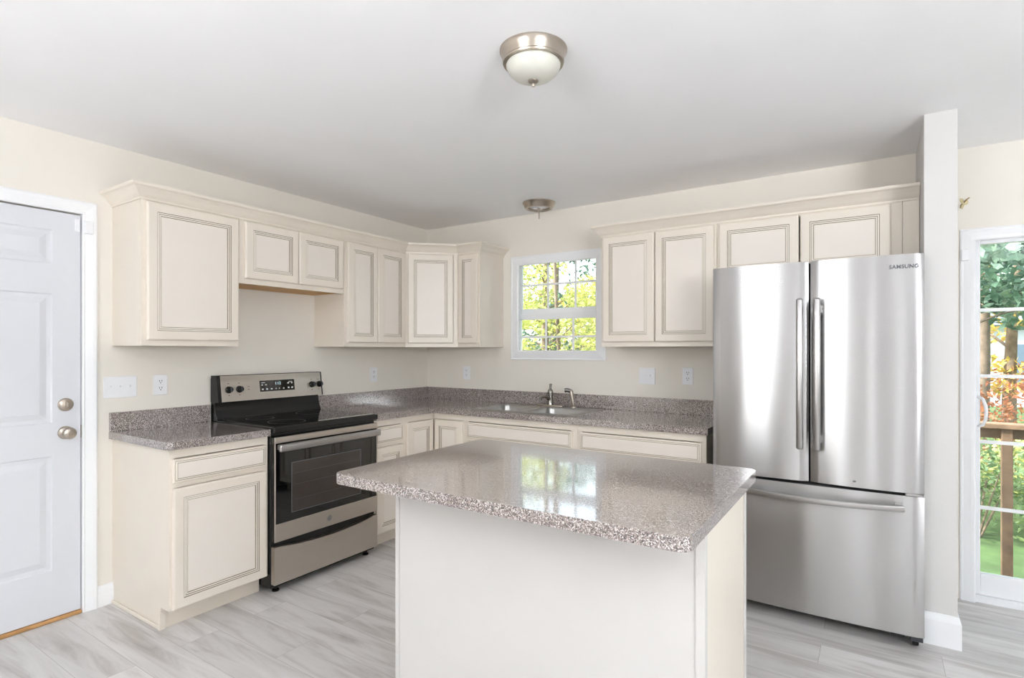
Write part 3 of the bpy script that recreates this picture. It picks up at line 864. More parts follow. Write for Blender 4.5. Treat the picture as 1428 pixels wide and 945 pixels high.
bmesh.ops.remove_doubles(bm, verts=bm.verts[:], dist=1e-5)
bmesh.ops.dissolve_degenerate(bm, edges=bm.edges[:], dist=1e-5)
finish(bm, 'rim', 'steel_sink', sk, 30)
for bw in bowls:
    bm = B()
    loops = []
    for ins, z, rr in ((0.0, 0.006, 0.06), (0.003, 0.002, 0.058), (0.006, -0.01, 0.056), (0.016, -0.150, 0.055), (0.030, -0.172, 0.05), (0.060, -0.178, 0.04)):
        loops.append([(x, y, z) for x, y in rrect(bw[0] + ins, bw[1] + ins, bw[2] - ins, bw[3] - ins, rr, NC)])
    bridge(bm, loops, 0, False, True)
    o = finish(bm, 'bowl', 'steel_sink', sk, 40)
    bm = B(); lathe(bm, [(0.042, -0.1775), (0.042, -0.1755), (0.034, -0.1755), (0.030, -0.1770), (0.0, -0.1770)], ((bw[0] + bw[2]) / 2, (bw[1] + bw[3]) / 2, 0), 'z', 24)
    finish(bm, 'drain', 'chrome', o, 40)
fa = thing('faucet', 'short dark chrome single-lever faucet behind the sink bowls', 'faucet', (1.350, -0.118, 0.9208))
bm = B(); prism(bm, [(x, y) for x, y in rrect(-0.115, -0.026, 0.115, 0.026, 0.025, 6)], 0.0, 0.012, 0.004); finish(bm, 'deck_plate', 'nickel', fa, 40)
bm = B(); lathe(bm, [(0.024, 0.0125), (0.022, 0.03), (0.020, 0.09), (0.022, 0.105), (0.021, 0.118), (0.014, 0.130), (0.0, 0.132)], (0, 0, 0), 'z', 24); finish(bm, 'body', 'chrome', fa, 40)
bm = B(); tube(bm, [(0, -0.018, 0.060), (0, -0.07, 0.078), (0, -0.125, 0.082), (0, -0.150, 0.074), (0, -0.154, 0.058)], [0.014, 0.013, 0.012, 0.012, 0.011], 14); finish(bm, 'spout', 'chrome', fa, 40)
bm = B(); tube(bm, [(0, 0.0, 0.130), (-0.002, 0.004, 0.150), (-0.004, 0.012, 0.168)], [0.010, 0.009, 0.011], 12); finish(bm, 'lever', 'chrome', fa, 40)
sp = thing('side_sprayer', 'chrome pull-out sprayer with bent head right of the faucet', 'side sprayer', (1.545, -0.118, 0.9208))
bm = B(); lathe(bm, [(0.022, 0.0), (0.021, 0.006), (0.014, 0.014), (0.012, 0.016)], (0, 0, 0), 'z', 20); finish(bm, 'base', 'nickel', sp, 40)
bm = B(); tube(bm, [(0, 0, 0.014), (-0.004, -0.002, 0.05), (-0.010, -0.004, 0.09), (-0.016, -0.006, 0.118), (-0.024, -0.009, 0.126)], [0.010, 0.012, 0.014, 0.016, 0.015], 14); finish(bm, 'wand', 'nickel', sp, 40)
bm = B(); tube(bm, [(-0.016, -0.006, 0.122), (-0.040, -0.016, 0.130), (-0.060, -0.024, 0.128)], [0.016, 0.016, 0.017], 14); finish(bm, 'spray_head', 'chrome', sp, 40)

# ================================================================== RANGE
RW = 0.756
rg = thing('range', 'stainless and black electric range between the two left base cabinets', 'range', (0.0, -1.981 + 0.003, 0), RZ)
bm = B(); box(bm, 0, -0.628, 0.030, RW, -0.012, 0.890, 0.003); finish(bm, 'body', 'black', rg)
bm = B(); box(bm, -0.001, -0.664, 0.8905, RW + 0.001, -0.085, 0.924, 0.005, seg=2); finish(bm, 'cooktop_frame', 'black', rg)
bm = B(); box(bm, 0.012, -0.650, 0.9242, RW - 0.012, -0.088, 0.927, 0.001)
ckt = finish(bm, 'cooktop', 'blackglass', rg)
for cx, cy, r0 in ((0.19, -0.50, 0.105), (0.19, -0.23, 0.080), (0.57, -0.50, 0.080), (0.57, -0.23, 0.105)):
    bm = B(); lathe(bm, [(r0, 0.9271), (r0, 0.9274), (r0 - 0.0025, 0.9274), (r0 - 0.0025, 0.9271)], (cx, cy, 0), 'z', 48, 0, False)
    finish(bm, 'burner_ring', 'greydark', ckt)
# backguard: lower black riser
def prof_x(bm, prof, x0, x1, mi=0):
    l0 = [(x0, y, z) for y, z in prof]; l1 = [(x1, y, z) for y, z in prof]
    bridge(bm, [l0, l1], mi, True, True)
bm = B(); prof_x(bm, [(-0.012, 0.8905), (-0.012, 1.175), (-0.060, 1.175), (-0.052, 1.040), (-0.056, 1.000), (-0.066, 0.960), (-0.082, 0.935), (-0.0845, 0.9245), (-0.084, 0.8905)], 0.004, RW - 0.004)
finish(bm, 'backguard', 'black', rg, 40)
# control panel, tilted stainless face between black end caps
tilt = [(-0.100, 1.032), (-0.078, 1.190)]
bm = B(); prof_x(bm, [(-0.0605, 1.190), (-0.078, 1.190), (-0.100, 1.032), (-0.0605, 1.032)], 0.022, RW - 0.008)
cp = finish(bm, 'control_panel', 'steel_range', rg)
bm = B(); prof_x(bm, [(-0.012, 1.1755), (-0.012, 1.192), (-0.074, 1.194), (-0.0775, 1.1905), (-0.060, 1.1905), (-0.060, 1.1755)], 0.003, RW - 0.003)
prof_x(bm, [(-0.014, 1.030), (-0.014, 1.1753), (-0.0604, 1.1753), (-0.0604, 1.192), (-0.079, 1.192), (-0.102, 1.030)], 0.0, 0.0215)
prof_x(bm, [(-0.014, 1.030), (-0.014, 1.1753), (-0.0604, 1.1753), (-0.0604, 1.192), (-0.079, 1.192), (-0.102, 1.030)], RW - 0.0075, RW)
finish(bm, 'end_caps', 'black', rg)
tn = Vector((0, -(1.190 - 1.032), -(0.100 - 0.078))).normalized(); tn = Vector((0, -abs(tn.y), abs(tn.z)))   # outward normal of the tilted face
tup = Vector((0, 0.022, 0.158)).normalized()
def on_panel(x, z, out=0.0):
    t = (z - 1.032) / 0.158
    return Vector((x, -0.100 + 0.022 * t, z)) + tn * out
def knob(x, z):
    bm = B(); seg = 24; loops = []
    for rr, h in ((0.022, 0.0003), (0.0215, 0.006), (0.019, 0.008), (0.0175, 0.024), (0.015, 0.027)):
        loops.append([tuple(on_panel(x, z, h) + Vector((1, 0, 0)) * rr * math.cos(2 * PI * i / seg) + tup * rr * math.sin(2 * PI * i / seg)) for i in range(seg)])
    bridge(bm, loops, 0, True, True)
    k = finish(bm, 'knob', 'black', rg, 40)
    bm = B()
    c = [on_panel(x, z, 0.0272), on_panel(x, z, 0.034)]
    lo = [[tuple(p + Vector((1, 0, 0)) * a + tup * b) for a, b in ((-0.0035, -0.016), (0.0035, -0.016), (0.0035, 0.016), (-0.0035, 0.016))] for p in c]
    bridge(bm, lo, 0, True, True)
    finish(bm, 'grip', 'greydark', k)
for x, z in ((0.070, 1.104), (0.138, 1.104), (0.670, 1.107), (0.735 - 0.003, 1.107)): knob(x, z)
def flat_on_panel(bm, x0, x1, z0, z1, h0, h1, mi=0):
    lo = [[tuple(on_panel(a, b, h)) for a, b in ((x0, z0), (x1, z0), (x1, z1), (x0, z1))] for h in (h0, h1)]
    bridge(bm, lo, mi, True, True)
bm = B(); flat_on_panel(bm, 0.276, 0.530, 1.079, 1.150, 0.0003, 0.003)
disp = finish(bm, 'display', 'blackglass', rg)
bm = B()
for x, z, w, h in ((0.300, 1.136, 0.028, 0.004), (0.500, 1.136, 0.030, 0.004), (0.292, 1.122, 0.012, 0.006), (0.318, 1.122, 0.012, 0.005), (0.482, 1.126, 0.012, 0.007), (0.510, 1.126, 0.012, 0.007),
                   (0.294, 1.094, 0.011, 0.009), (0.324, 1.094, 0.012, 0.009), (0.358, 1.094, 0.012, 0.009), (0.390, 1.094, 0.008, 0.007), (0.414, 1.094, 0.008, 0.007), (0.446, 1.094, 0.012, 0.009), (0.484, 1.096, 0.012, 0.009), (0.510, 1.096, 0.012, 0.009)):
    flat_on_panel(bm, x - w / 2, x + w / 2, z - h / 2, z + h / 2, 0.0031, 0.0034)
finish(bm, 'button_print', 'icon', disp)
bm = B()
for x, z in ((0.070, 1.142), (0.138, 1.142), (0.070, 1.070), (0.138, 1.070), (0.200, 1.118), (0.200, 1.100), (0.670, 1.142), (0.725, 1.142), (0.670, 1.072), (0.725, 1.072)):
    flat_on_panel(bm, x - 0.006, x + 0.006, z - 0.0022, z + 0.0022, 0.0003, 0.0006)
finish(bm, 'panel_markings', 'inkmark', cp)

def text_mesh(name, s, size, mat, parent, mtx, depth=0.0005, bold=0.0, spacing=1.0):
    cu = bpy.data.curves.new(name, 'FONT'); cu.body = s; cu.size = size; cu.extrude = depth; cu.align_x = 'CENTER'; cu.align_y = 'CENTER'; cu.offset = bold; cu.space_character = spacing
    t = bpy.data.objects.new(name + '_curve', cu); scene.collection.objects.link(t)
    dg = bpy.context.evaluated_depsgraph_get(); me = bpy.data.meshes.new_from_object(t.evaluated_get(dg))
    bpy.data.objects.remove(t); bpy.data.curves.remove(cu)
    me.transform(mtx); me.materials.clear(); me.materials.append(M[mat])
    o = bpy.data.objects.new(name, me); scene.collection.objects.link(o); o.parent = parent
    return o
def face_mtx(o, xdir, ydir):
    x, y = Vector(xdir).normalized(), Vector(ydir).normalized(); z = x.cross(y)
    m = Matrix((x, y, z)).transposed().to_4x4(); m.translation = Vector(o); return m
text_mesh('clock_digits', '1:12', 0.026, 'digits', disp, face_mtx(on_panel(0.405, 1.128, 0.0036), (1, 0, 0), tup))

# oven door
bm = B(); box(bm, 0.004, -0.655, 0.290, RW - 0.004, -0.6285, 0.868, 0.003); od = finish(bm, 'oven_door', 'blackglass', rg)
bm = B(); box(bm, 0.004, -0.664, 0.834, RW - 0.004, -0.6555, 0.868, 0.002); box(bm, 0.004, -0.664, 0.290, RW - 0.004, -0.6555, 0.388, 0.002)
box(bm, 0.004, -0.664, 0.3885, 0.010, -0.6555, 0.8335, 0.001); box(bm, RW - 0.010, -0.664, 0.3885, RW - 0.004, -0.6555, 0.8335, 0.001)
finish(bm, 'door_trim', 'steel_range', od)
bm = B()
w0, w1, h0, h1 = 0.112, 0.618, 0.430, 0.715
box(bm, w0 + 0.004, -0.6558, h0 + 0.004, w1 - 0.004, -0.6552, h1 - 0.004)
finish(bm, 'oven_window', 'ovenglass', od)
bm = B()
for a, b, c, d in ((w0, w0 + 0.004, h0, h1), (w1 - 0.004, w1, h0, h1), (w0, w1, h0, h0 + 0.004), (w0, w1, h1 - 0.004, h1)):
    box(bm, a, -0.6562, c, b, -0.6552, d)
finish(bm, 'window_outline', 'letter', od)
bm = B()
for zc in (0.50, 0.585, 0.65):
    box(bm, w0 + 0.02, -0.6562, zc, w1 - 0.02, -0.6559, zc + 0.002)
finish(bm, 'oven_racks', 'greydark', od)
bm = B(); box(bm, 0.010, -0.708, 0.790, RW - 0.010, -0.684, 0.832, 0.009, seg=3)
box(bm, 0.016, -0.6845, 0.800, 0.050, -0.6645, 0.828, 0.003); box(bm, RW - 0.050, -0.6845, 0.800, RW - 0.016, -0.6645, 0.828, 0.003)
finish(bm, 'handle', 'handle', od, 40)
bm = B(); lathe(bm, [(0.019, 0.0), (0.019, -0.002), (0.016, -0.003), (0.0, -0.003)], (0.364, -0.6643, 0.338), 'y', 28)
em = finish(bm, 'emblem', 'handle', od, 40)
bm = B()
tube(bm, [(0.364 + 0.0135 * math.cos(a), -0.6677, 0.338 + 0.0135 * math.sin(a)) for a in [2 * PI * k / 24 for k in range(25)]], 0.0011, 6)
tube(bm, [(0.363 + 0.0045 * math.cos(a) - 0.003, -0.6677, 0.338 + 0.006 * math.sin(a)) for a in [0.6 + 5.2 * k / 14 for k in range(15)]], 0.0011, 6)
tube(bm, [(0.3685 + 0.004 * math.cos(a), -0.6677, 0.338 + 0.003 + 0.003 * math.sin(a)) for a in [0.8 + 3.6 * k / 10 for k in range(11)]], 0.0011, 6)
tube(bm, [(0.3685 + 0.004 * math.cos(a), -0.6677, 0.338 - 0.0035 + 0.003 * math.sin(a)) for a in [1.6 + 3.8 * k / 10 for k in range(11)]], 0.0011, 6)
finish(bm, 'monogram', 'letter', em)
# storage drawer with a scooped upper edge
bm = B(); n = 24; top = []
for i in range(n + 1):
    u = i / n; x = 0.004 + (RW - 0.008) * u
    top.append((x, 0.262 - 0.028 * math.sin(PI * min(1, max(0, (u - 0.06) / 0.88))) ** 0.7))
loop0 = [(0.004, 0.055), (RW - 0.004, 0.055)] + top[::-1]
bridge(bm, [[(x, -0.662, z) for x, z in loop0], [(x, -0.6285, z) for x, z in loop0]], 0, True, True)
finish(bm, 'storage_drawer', 'steel_range', rg)
for x, y in ((0.05, -0.60), (RW - 0.05, -0.60), (0.05, -0.06), (RW - 0.05, -0.06)):
    bm = B(); lathe(bm, [(0.020, 0.0), (0.020, 0.008), (0.010, 0.010), (0.010, 0.0305)], (x, y, 0), 'z', 16); finish(bm, 'foot', 'black', rg, 40)

# ================================================================== REFRIGERATOR
FX0, FX1 = 2.688, 3.600
FW = FX1 - FX0
fr = thing('refrigerator', 'large stainless french-door refrigerator with bottom freezer against the partition wall', 'refrigerator', (FX0, 0, 0))
bm = B(); box(bm, 0.004, -0.640, 0.040, FW - 0.004, -0.030, 1.760, 0.004); finish(bm, 'cabinet_body', 'greybody', fr)
def bowed(x0, x1, z0, z1, yb, yf, sag, sag0=0.0, n=20, er=0.004):
    """door slab: flat back, gently convex front that rolls back at its edges"""
    pts = [(x0, yb), (x1, yb)]
    fr_ = []
    for i in range(n + 1):
        u = i / n; x = x0 + (x1 - x0) * u
        c = 4 * u * (1 - u)
        e = min(u, 1 - u) * (x1 - x0)
        roll = er * (1 - math.sqrt(max(0, 1 - (1 - min(1, e / er)) ** 2))) if e < er else 0
        fr_.append((x, yf + sag * (1 - c) + roll))
    bm = B(); prism(bm, pts + fr_[::-1], z0, z1, bev=0.003, seg=2)
    return bm
SPL = 0.458
dl = finish(bowed(0.0, SPL - 0.004, 0.704, 1.785, -0.646, -0.735, 0.012, n=32), 'fridge_door', 'steel', fr, 30)
dr = finish(bowed(SPL + 0.004, FW, 0.704, 1.785, -0.646, -0.735, 0.012, n=32), 'fridge_door', 'steel', fr, 30)
fz = finish(bowed(0.0, FW, 0.060, 0.690, -0.646, -0.737, 0.014, n=40), 'freezer_drawer', 'steel', fr, 30)
bm = B(); box(bm, SPL - 0.010, -0.690, 0.71, SPL + 0.010, -0.641, 1.78); box(bm, 0.012, -0.700, 0.684, FW - 0.012, -0.641, 0.710)
finish(bm, 'door_gasket', 'gap', fr)
def vert_handle(x, parent):
    bm = B(); z0, z1 = 0.868, 1.600
    box(bm, x - 0.015, -0.800, z0, x + 0.015, -0.774, z1, 0.009, seg=3)
    for z in (z0 + 0.03, z1 - 0.07): box(bm, x - 0.011, -0.7745, z, x + 0.011, -0.726, z + 0.04, 0.002)
    finish(bm, 'handle', 'handle', parent, 40)
vert_handle(SPL - 0.037, dl); vert_handle(SPL + 0.037, dr)
bm = B(); n = 20; pts = []
loops = []
for i in range(n + 1):
    u = i / n; x = 0.085 + (0.838 - 0.085) * u
    y = -0.770 - 0.030 * 4 * u * (1 - u); zc = 0.640 - 0.010 * 4 * u * (1 - u)
    loops.append([(x, y + dy, zc + dz) for dy, dz in ((0.009, -0.012), (0.012, 0.0), (0.009, 0.012), (0.0, 0.014), (-0.009, 0.012), (-0.012, 0.0), (-0.009, -0.012), (0.0, -0.014))])
bridge(bm, loops, 0, True, True)
for x in (0.090, 0.803): box(bm, x, -0.768, 0.630, x + 0.030, -0.722, 0.655, 0.003)
finish(bm, 'handle', 'handle', fz, 40)
text_mesh('lettering', 'SAMSUNG', 0.023, 'letter', dr, face_mtx((0.836, -0.7303, 1.728), (1, 0.0706, 0), (0, 0, 1)), 0.0022, 0.0006, 1.08)
bm = B(); box(bm, 0.640, -0.7352, 0.728, 0.652, -0.7325, 0.736); finish(bm, 'badge', 'letter', dr)
bm = B(); box(bm, 0.02, -0.640, 0.030, FW - 0.02, -0.615, 0.058, 0.002); finish(bm, 'toe_grille', 'gap', fr)
bm = B(); box(bm, FW - 0.125, -0.690, 0.036, FW - 0.070, -0.642, 0.058, 0.003); box(bm, FW - 0.052, -0.715, 0.036, FW - 0.004, -0.642, 0.0595, 0.002)
finish(bm, 'leg_bracket', 'greydark', fr)
for x in (0.06, FW - 0.03):
    bm = B(); lathe(bm, [(0.018, -0.012), (0.021, -0.009), (0.021, 0.009), (0.018, 0.012)], (x, -0.665, 0.021), 'x', 20); finish(bm, 'roller', 'black', fr, 40)
    bm = B(); lathe(bm, [(0.018, -0.012), (0.021, -0.009), (0.021, 0.009), (0.018, 0.012)], (x, -0.10, 0.021), 'x', 20); finish(bm, 'roller', 'black', fr, 40)
    bm = B(); box(bm, x - 0.016, -0.68, 0.0285, x - 0.0125, -0.09, 0.0395); finish(bm, 'roller_rail', 'black', fr)
bm = B(); box(bm, FW - 0.070, -0.722, 0.6905, FW - 0.006, -0.660, 0.7035, 0.002); finish(bm, 'hinge', 'handle', fr)
for x in (0.010, FW - 0.110):
    bm = B(); box(bm, x, -0.640, 1.7605, x + 0.10, -0.56, 1.784, 0.004, seg=2); finish(bm, 'hinge_cover', 'greydark', fr)

# ================================================================== CEILING LIGHTS
cl1 = thing('ceiling_light', 'flush ceiling light with frosted glass bowl and nickel rim', 'ceiling light', (2.375, -2.070, CEIL), 0, 'ceiling lights')
bm = B(); lathe(bm, [(0.0, -0.0005), (0.123, -0.0005), (0.123, -0.006), (0.119, -0.010), (0.114, -0.028), (0.110, -0.040), (0.112, -0.044), (0.110, -0.049), (0.100, -0.050), (0.096, -0.046), (0.0, -0.046)], (0, 0, 0), 'z', 56)
finish(bm, 'pan', 'nickel', cl1, 30)
bm = B(); lathe(bm, [(0.0945, -0.047), (0.099, -0.052), (0.098, -0.060), (0.090, -0.078), (0.074, -0.093), (0.050, -0.103), (0.024, -0.107), (0.0, -0.108)], (0, 0, 0), 'z', 56)
finish(bm, 'glass_bowl', 'frosted', cl1, 60)
bm = B(); lathe(bm, [(0.006, -0.107), (0.019, -0.110), (0.019, -0.114), (0.012, -0.119), (0.006, -0.121), (0.007, -0.126), (0.005, -0.131), (0.0, -0.133)], (0, 0, 0), 'z', 28)
finish(bm, 'finial', 'nickel', cl1, 40)
cl2 = thing('ceiling_light', 'nickel ceiling light base missing its glass, rod exposed, near the sink', 'ceiling light', (1.330, -0.255, CEIL), 0, 'ceiling lights')
bm = B(); lathe(bm, [(0.0, -0.0005), (0.123, -0.0005), (0.123, -0.006), (0.119, -0.010), (0.108, -0.034), (0.100, -0.044), (0.086, -0.046), (0.080, -0.040), (0.078, -0.020), (0.0, -0.020)], (0, 0, 0), 'z', 56)
finish(bm, 'pan', 'nickel', cl2, 30)
bm = B(); lathe(bm, [(0.0, -0.0205), (0.074, -0.0205), (0.072, -0.030), (0.0, -0.030)], (0, 0, 0), 'z', 40); finish(bm, 'insulation_pad', 'plastic', cl2, 40)
bm = B(); lathe(bm, [(0.0, -0.0305), (0.012, -0.0305), (0.012, -0.046), (0.005, -0.048), (0.005, -0.118), (0.0, -0.119)], (0, 0, 0), 'z', 16); finish(bm, 'threaded_rod', 'nickel', cl2, 40)
bm = B(); box(bm, -0.050, -0.012, -0.040, 0.050, 0.012, -0.0305, 0.002); finish(bm, 'socket_strap', 'plastic', cl2)

# ================================================================== SWITCHES AND OUTLETS
def plate(name, label, cat, loc, rz, W, H, kind, n=1):
    p = thing(name, label, cat, loc, rz)
    bm = B()
    l0 = rrect(-W / 2, -H / 2, W / 2, H / 2, 0.004, 3)
    bridge(bm, [[(x, -0.0004, z) for x, z in l0], [(x, -0.003, z) for x, z in l0], [(x * 0.975, -0.0055, z * 0.985) for x, z in l0]], 0, True, True)
    finish(bm, 'cover_plate', 'plastic', p)
    for k in range(n):
        cx = (k - (n - 1) / 2) * 0.046
        if kind == 'outlet':
            for zc in (0.0195, -0.0195):
                bm = B(); l = rrect(cx - 0.017, zc - 0.014, cx + 0.017, zc + 0.014, 0.010, 4)
                bridge(bm, [[(x, -0.0056, z) for x, z in l], [(x, -0.0070, z) for x, z in l]], 0, True, True); s = finish(bm, 'receptacle', 'plastic', p)
                bm = B()
                for a in (-0.0065, 0.0065): box(bm, cx + a - 0.0014, -0.0074, zc, cx + a + 0.0014, -0.0071, zc + 0.009)
                box(bm, cx - 0.0025, -0.0074, zc - 0.0095, cx + 0.0025, -0.0071, zc - 0.0045)
                finish(bm, 'slots', 'slot', s)
        elif kind == 'switch':
            bm = B(); box(bm, cx - 0.005, -0.0066, -0.012, cx + 0.005, -0.0056, 0.012)
            v = box(bm, cx - 0.0042, -0.016, 0.001, cx + 0.0042, -0.0067, 0.0095, 0.001)
            finish(bm, 'toggle', 'plastic', p)
            for zc in (0.030, -0.030):
                bm = B(); lathe(bm, [(0.003, -0.0056), (0.0028, -0.0066), (0.0, -0.0066)], (cx, 0, zc), 'y', 12)
                finish(bm, 'screw', 'plastic', p)
    return p
plate('light_switch', 'white triple switch plate beside the entry door', 'light switch', (0.0, -2.458, 1.150), RZ, 0.158, 0.114, 'switch', 3)
plate('wall_outlet', 'white duplex outlet above the short left countertop', 'outlet', (0.0, -2.258, 1.150), RZ, 0.073, 0.114, 'outlet')
plate('wall_outlet', 'white duplex outlet on left wall right of the range', 'outlet', (0.0, -0.650, 1.150), RZ, 0.073, 0.114, 'outlet')
plate('wall_outlet', 'white duplex outlet on back wall in the corner left of the window', 'outlet', (0.455, 0.0, 1.150), 0, 0.073, 0.114, 'outlet')
plate('light_switch', 'white double switch plate on back wall right of the window', 'light switch', (2.067, 0.0, 1.165), 0, 0.114, 0.114, 'switch', 2)
plate('wall_outlet', 'white duplex outlet on back wall beside the fridge', 'outlet', (2.352, 0.0, 1.172), 0, 0.073, 0.114, 'outlet')

# ================================================================== OUTDOORS
GZ = -1.1
bm = B()
N = 24
gv = [[bm.verts.new((-22 + 44 * i / N, 0.4 + 34 * j / N, GZ + 0.9 * (j / N) ** 2 + 0.05 * math.sin(i * 1.3 + j))) for j in range(N + 1)] for i in range(N + 1)]
for i in range(N):
    for j in range(N): bm.faces.new([gv[i][j], gv[i + 1][j], gv[i + 1][j + 1], gv[i][j + 1]])
o = finish(bm, 'ground', 'grass', None, 60); struct(o, 'green lawn behind the house', 'lawn')

# railing outside the patio door
rl = thing('deck_railing', 'brown wooden railing outside the patio door', 'railing', (4.6, 1.55, GZ))
bm = B(); box(bm, -1.4, -0.060, 1.875, 1.6, 0.060, 1.915, 0.005); box(bm, -1.4, 0.01, 1.800, 1.6, 0.045, 1.8745, 0.003)
finish(bm, 'top_rail', 'deckwood', rl)
for k in range(2):
    x = -0.385 + 1.2 * k
    bm = B(); box(bm, x - 0.032, -0.035, 0.0, x + 0.032, 0.0095, 1.874, 0.004); finish(bm, 'post', 'deckwood', rl)

def leaves(bm, c, rad, n, size, rr):
    for _ in range(n):
        while True:
            p = Vector((rr.uniform(-1, 1), rr.uniform(-1, 1), rr.uniform(-1, 1)))
            if 0.2 < p.length < 1: break
        q = Vector((c[0] + p.x * rad[0], c[1] + p.y * rad[1], c[2] + p.z * rad[2]))
        d = Vector((rr.gauss(0, 1), rr.gauss(0, 1), rr.gauss(0, 0.6) - 0.3)).normalized()
        w = d.cross(Vector((rr.gauss(0, 1), rr.gauss(0, 1), rr.gauss(0, 1)))).normalized()
        s = size * rr.uniform(0.6, 1.3); nn = d.cross(w)
        a, b, e, f = q - d * s, q + w * s * 0.45 + nn * s * 0.12, q + d * s, q - w * s * 0.45 + nn * s * 0.12
        v = [bm.verts.new(x) for x in (a, b, e, f)]
        bm.faces.new([v[0], v[1], v[3]]); bm.faces.new([v[1], v[2], v[3]])

def gz(x, y):
    return GZ + 0.9 * (max(0, (y - 0.4)) / 34) ** 2 - 0.05
def tree(name, label, x, y, h, tr, mat, clumps, spread, n, size, low=0.25, seed=0, group='trees beyond the lawn', high=0.98):
    rr = random.Random(seed)
    t = thing(name, label, 'tree', (x, y, gz(x, y)), 0, group)
    bm = B(); lean = (rr.uniform(-0.05, 0.05), rr.uniform(-0.05, 0.05)); k = 7
    ax = [(lean[0] * h * u + 0.06 * math.sin(5 * u + seed), lean[1] * h * u, h * 0.92 * u) for u in [i / k for i in range(k + 1)]]
    tube(bm, ax, [tr * (1.15 - 0.95 * i / k) for i in range(k + 1)], 9)
    ends = []
    for b in range(clumps):
        u = low + (high - low) * (b + 0.5) / clumps
        i = min(k - 1, int(u * k)); f = u * k - i
        p = Vector(ax[i]).lerp(Vector(ax[i + 1]), f)
        a = b * 2.4 + rr.uniform(-0.5, 0.5); L = spread * (1.1 - 0.55 * u) * rr.uniform(0.55, 1.1)
        e = p + Vector((math.cos(a) * L, math.sin(a) * L, L * rr.uniform(0.1, 0.55)))
        tube(bm, [p, p.lerp(e, 0.5) + Vector((0, 0, 0.06)), e], [tr * 0.32 * (1.2 - u), tr * 0.2 * (1.2 - u), 0.006], 6)
        ends.append((e, L))
    finish(bm, 'trunk', 'bark', t, 60)
    bm = B()
    for e, L in ends:
        r = max(0.45, L * 0.62)
        leaves(bm, e, (r, r, r * 0.62), n // clumps, size, rr)
    finish(bm, 'crown', mat, t)
    return t
def shrub(label, x, y, w, h, mat, n, size, seed, group='shrubs at the edge of the lawn'):
    rr = random.Random(seed)
    t = thing('shrub', label, 'shrub', (x, y, gz(x, y)), 0, group)
    bm = B()
    for k in range(6):
        a = k * 1.05; tube(bm, [(0.05 * math.cos(a), 0.05 * math.sin(a), 0.0), (w * 0.3 * math.cos(a), w * 0.3 * math.sin(a), h * 0.8)], [0.018, 0.006], 6)
    finish(bm, 'stems', 'bark', t)
    bm = B()
    for k in range(7):
        a = k * 0.9; leaves(bm, (w * 0.38 * math.cos(a), w * 0.38 * math.sin(a), h * (0.35 + 0.09 * k)), (w * 0.4, w * 0.4, h * 0.3), n // 7, size, rr)
    finish(bm, 'foliage', mat, t)
    return t
G1 = 'yellow-green trees seen through the sink window'
lab = 'yellow-green leafy tree outside the sink window'
for x, y, h, tr, mt, cl_, sp_, n_, sz, lo, sd in (
    (-1.3, 5.0, 6.4, 0.055, 'leaf_yellow', 10, 1.2, 3600, 0.050, 0.18, 1),
    (0.05, 5.6, 6.6, 0.07, 'leaf_yellow', 11, 1.3, 3800, 0.055, 0.16, 2),
    (-3.0, 7.6, 7.5, 0.11, 'leaf_yellow', 11, 1.6, 4200, 0.065, 0.12, 3),
    (-0.9, 9.0, 8.0, 0.13, 'leaf_gold', 11, 1.8, 3600, 0.075, 0.12, 4),
    (-5.0, 11.2, 9.5, 0.16, 'leaf_dark', 12, 2.2, 4600, 0.085, 0.10, 5),
    (-2.2, 12.5, 10.0, 0.17, 'leaf_dark', 12, 2.4, 5000, 0.090, 0.10, 6)):
    tree('broadleaf_tree', lab, x, y, h, tr, mt, cl_, sp_, n_, sz, lo, sd, G1, 0.60)
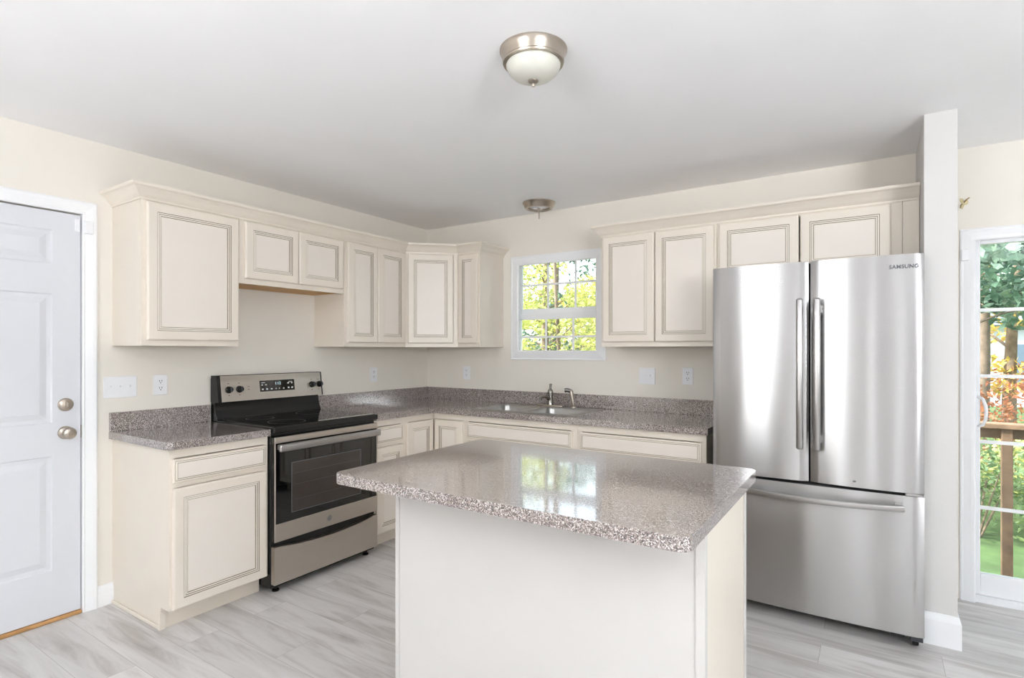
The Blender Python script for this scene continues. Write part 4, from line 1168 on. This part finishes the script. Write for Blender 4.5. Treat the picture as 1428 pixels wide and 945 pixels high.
for x, y, h, tr, mt, cl_, sp_, n_, sz, lo, sd in (
    (4.55, 7.5, 6.8, 0.10, 'leaf_dark', 11, 1.6, 4200, 0.09, 0.42, 11),
    (5.3, 11.5, 8.5, 0.14, 'leaf_green', 11, 2.0, 3600, 0.11, 0.40, 12),
    (5.9, 9.0, 7.5, 0.12, 'leaf_dark', 11, 1.8, 3600, 0.10, 0.40, 13),
    (4.5, 15.0, 5.0, 0.12, 'leaf_gold', 9, 1.5, 2600, 0.12, 0.25, 14),
    (6.3, 15.5, 8.0, 0.15, 'leaf_gold', 10, 2.0, 3000, 0.13, 0.2, 15)):
    tree('broadleaf_tree', 'leafy tree on the lawn seen through the patio door', x, y, h, tr, mt, cl_, sp_, n_, sz, lo, sd, 'trees seen through the patio door')
for x, y, w, h, mt, n_, sd in ((-2.9, 5.2, 1.6, 2.3, 'leaf_green', 3000, 21), (-0.5, 3.6, 1.3, 2.1, 'leaf_dark', 3000, 22), (0.8, 3.8, 1.2, 2.0, 'leaf_yellow', 3000, 23), (-5.0, 8.0, 1.8, 2.8, 'leaf_green', 2600, 24)):
    shrub('bright leafy shrub below the trees outside the sink window', x, y, w, h, mt, n_, 0.048, sd, 'shrubs outside the sink window')
for x, y, w, h, mt, n_, sd in ((4.5, 5.6, 1.5, 1.35, 'leaf_green', 2600, 31), (5.5, 6.2, 1.5, 1.4, 'leaf_yellow', 2200, 32), (5.0, 8.4, 1.9, 1.9, 'leaf_red', 2600, 33), (6.4, 7.6, 1.7, 1.6, 'leaf_green', 2200, 34)):
    shrub('leafy shrub behind the wooden railing outside the patio door', x, y, w, h, mt, n_, 0.045, sd, 'shrubs behind the railing')

# neighbouring house
nh = thing('house', 'pale house with grey roof far beyond the lawn', 'house', (6.0, 25.5, gz(6, 25.5)))
bm = B(); box(bm, -3.5, -2.5, -0.2, 3.5, 2.5, 2.9); finish(bm, 'walls', 'siding', nh)
bm = B()
l0 = [(-2.9, 2.9), (2.9, 2.9), (0, 4.6)]
bridge(bm, [[(-3.9, y, z) for y, z in l0], [(3.9, y, z) for y, z in l0]], 0, True, True); finish(bm, 'roof', 'roof', nh)
for x in (-2.2, -0.5, 1.6):
    bm = B(); box(bm, x - 0.06, -2.56, 0.75, x + 1.06, -2.501, 2.25); w_ = finish(bm, 'window', 'trim', nh)
    bm = B(); box(bm, x, -2.575, 0.80, x + 1.0, -2.561, 2.20); finish(bm, 'pane', 'ghouse', w_)
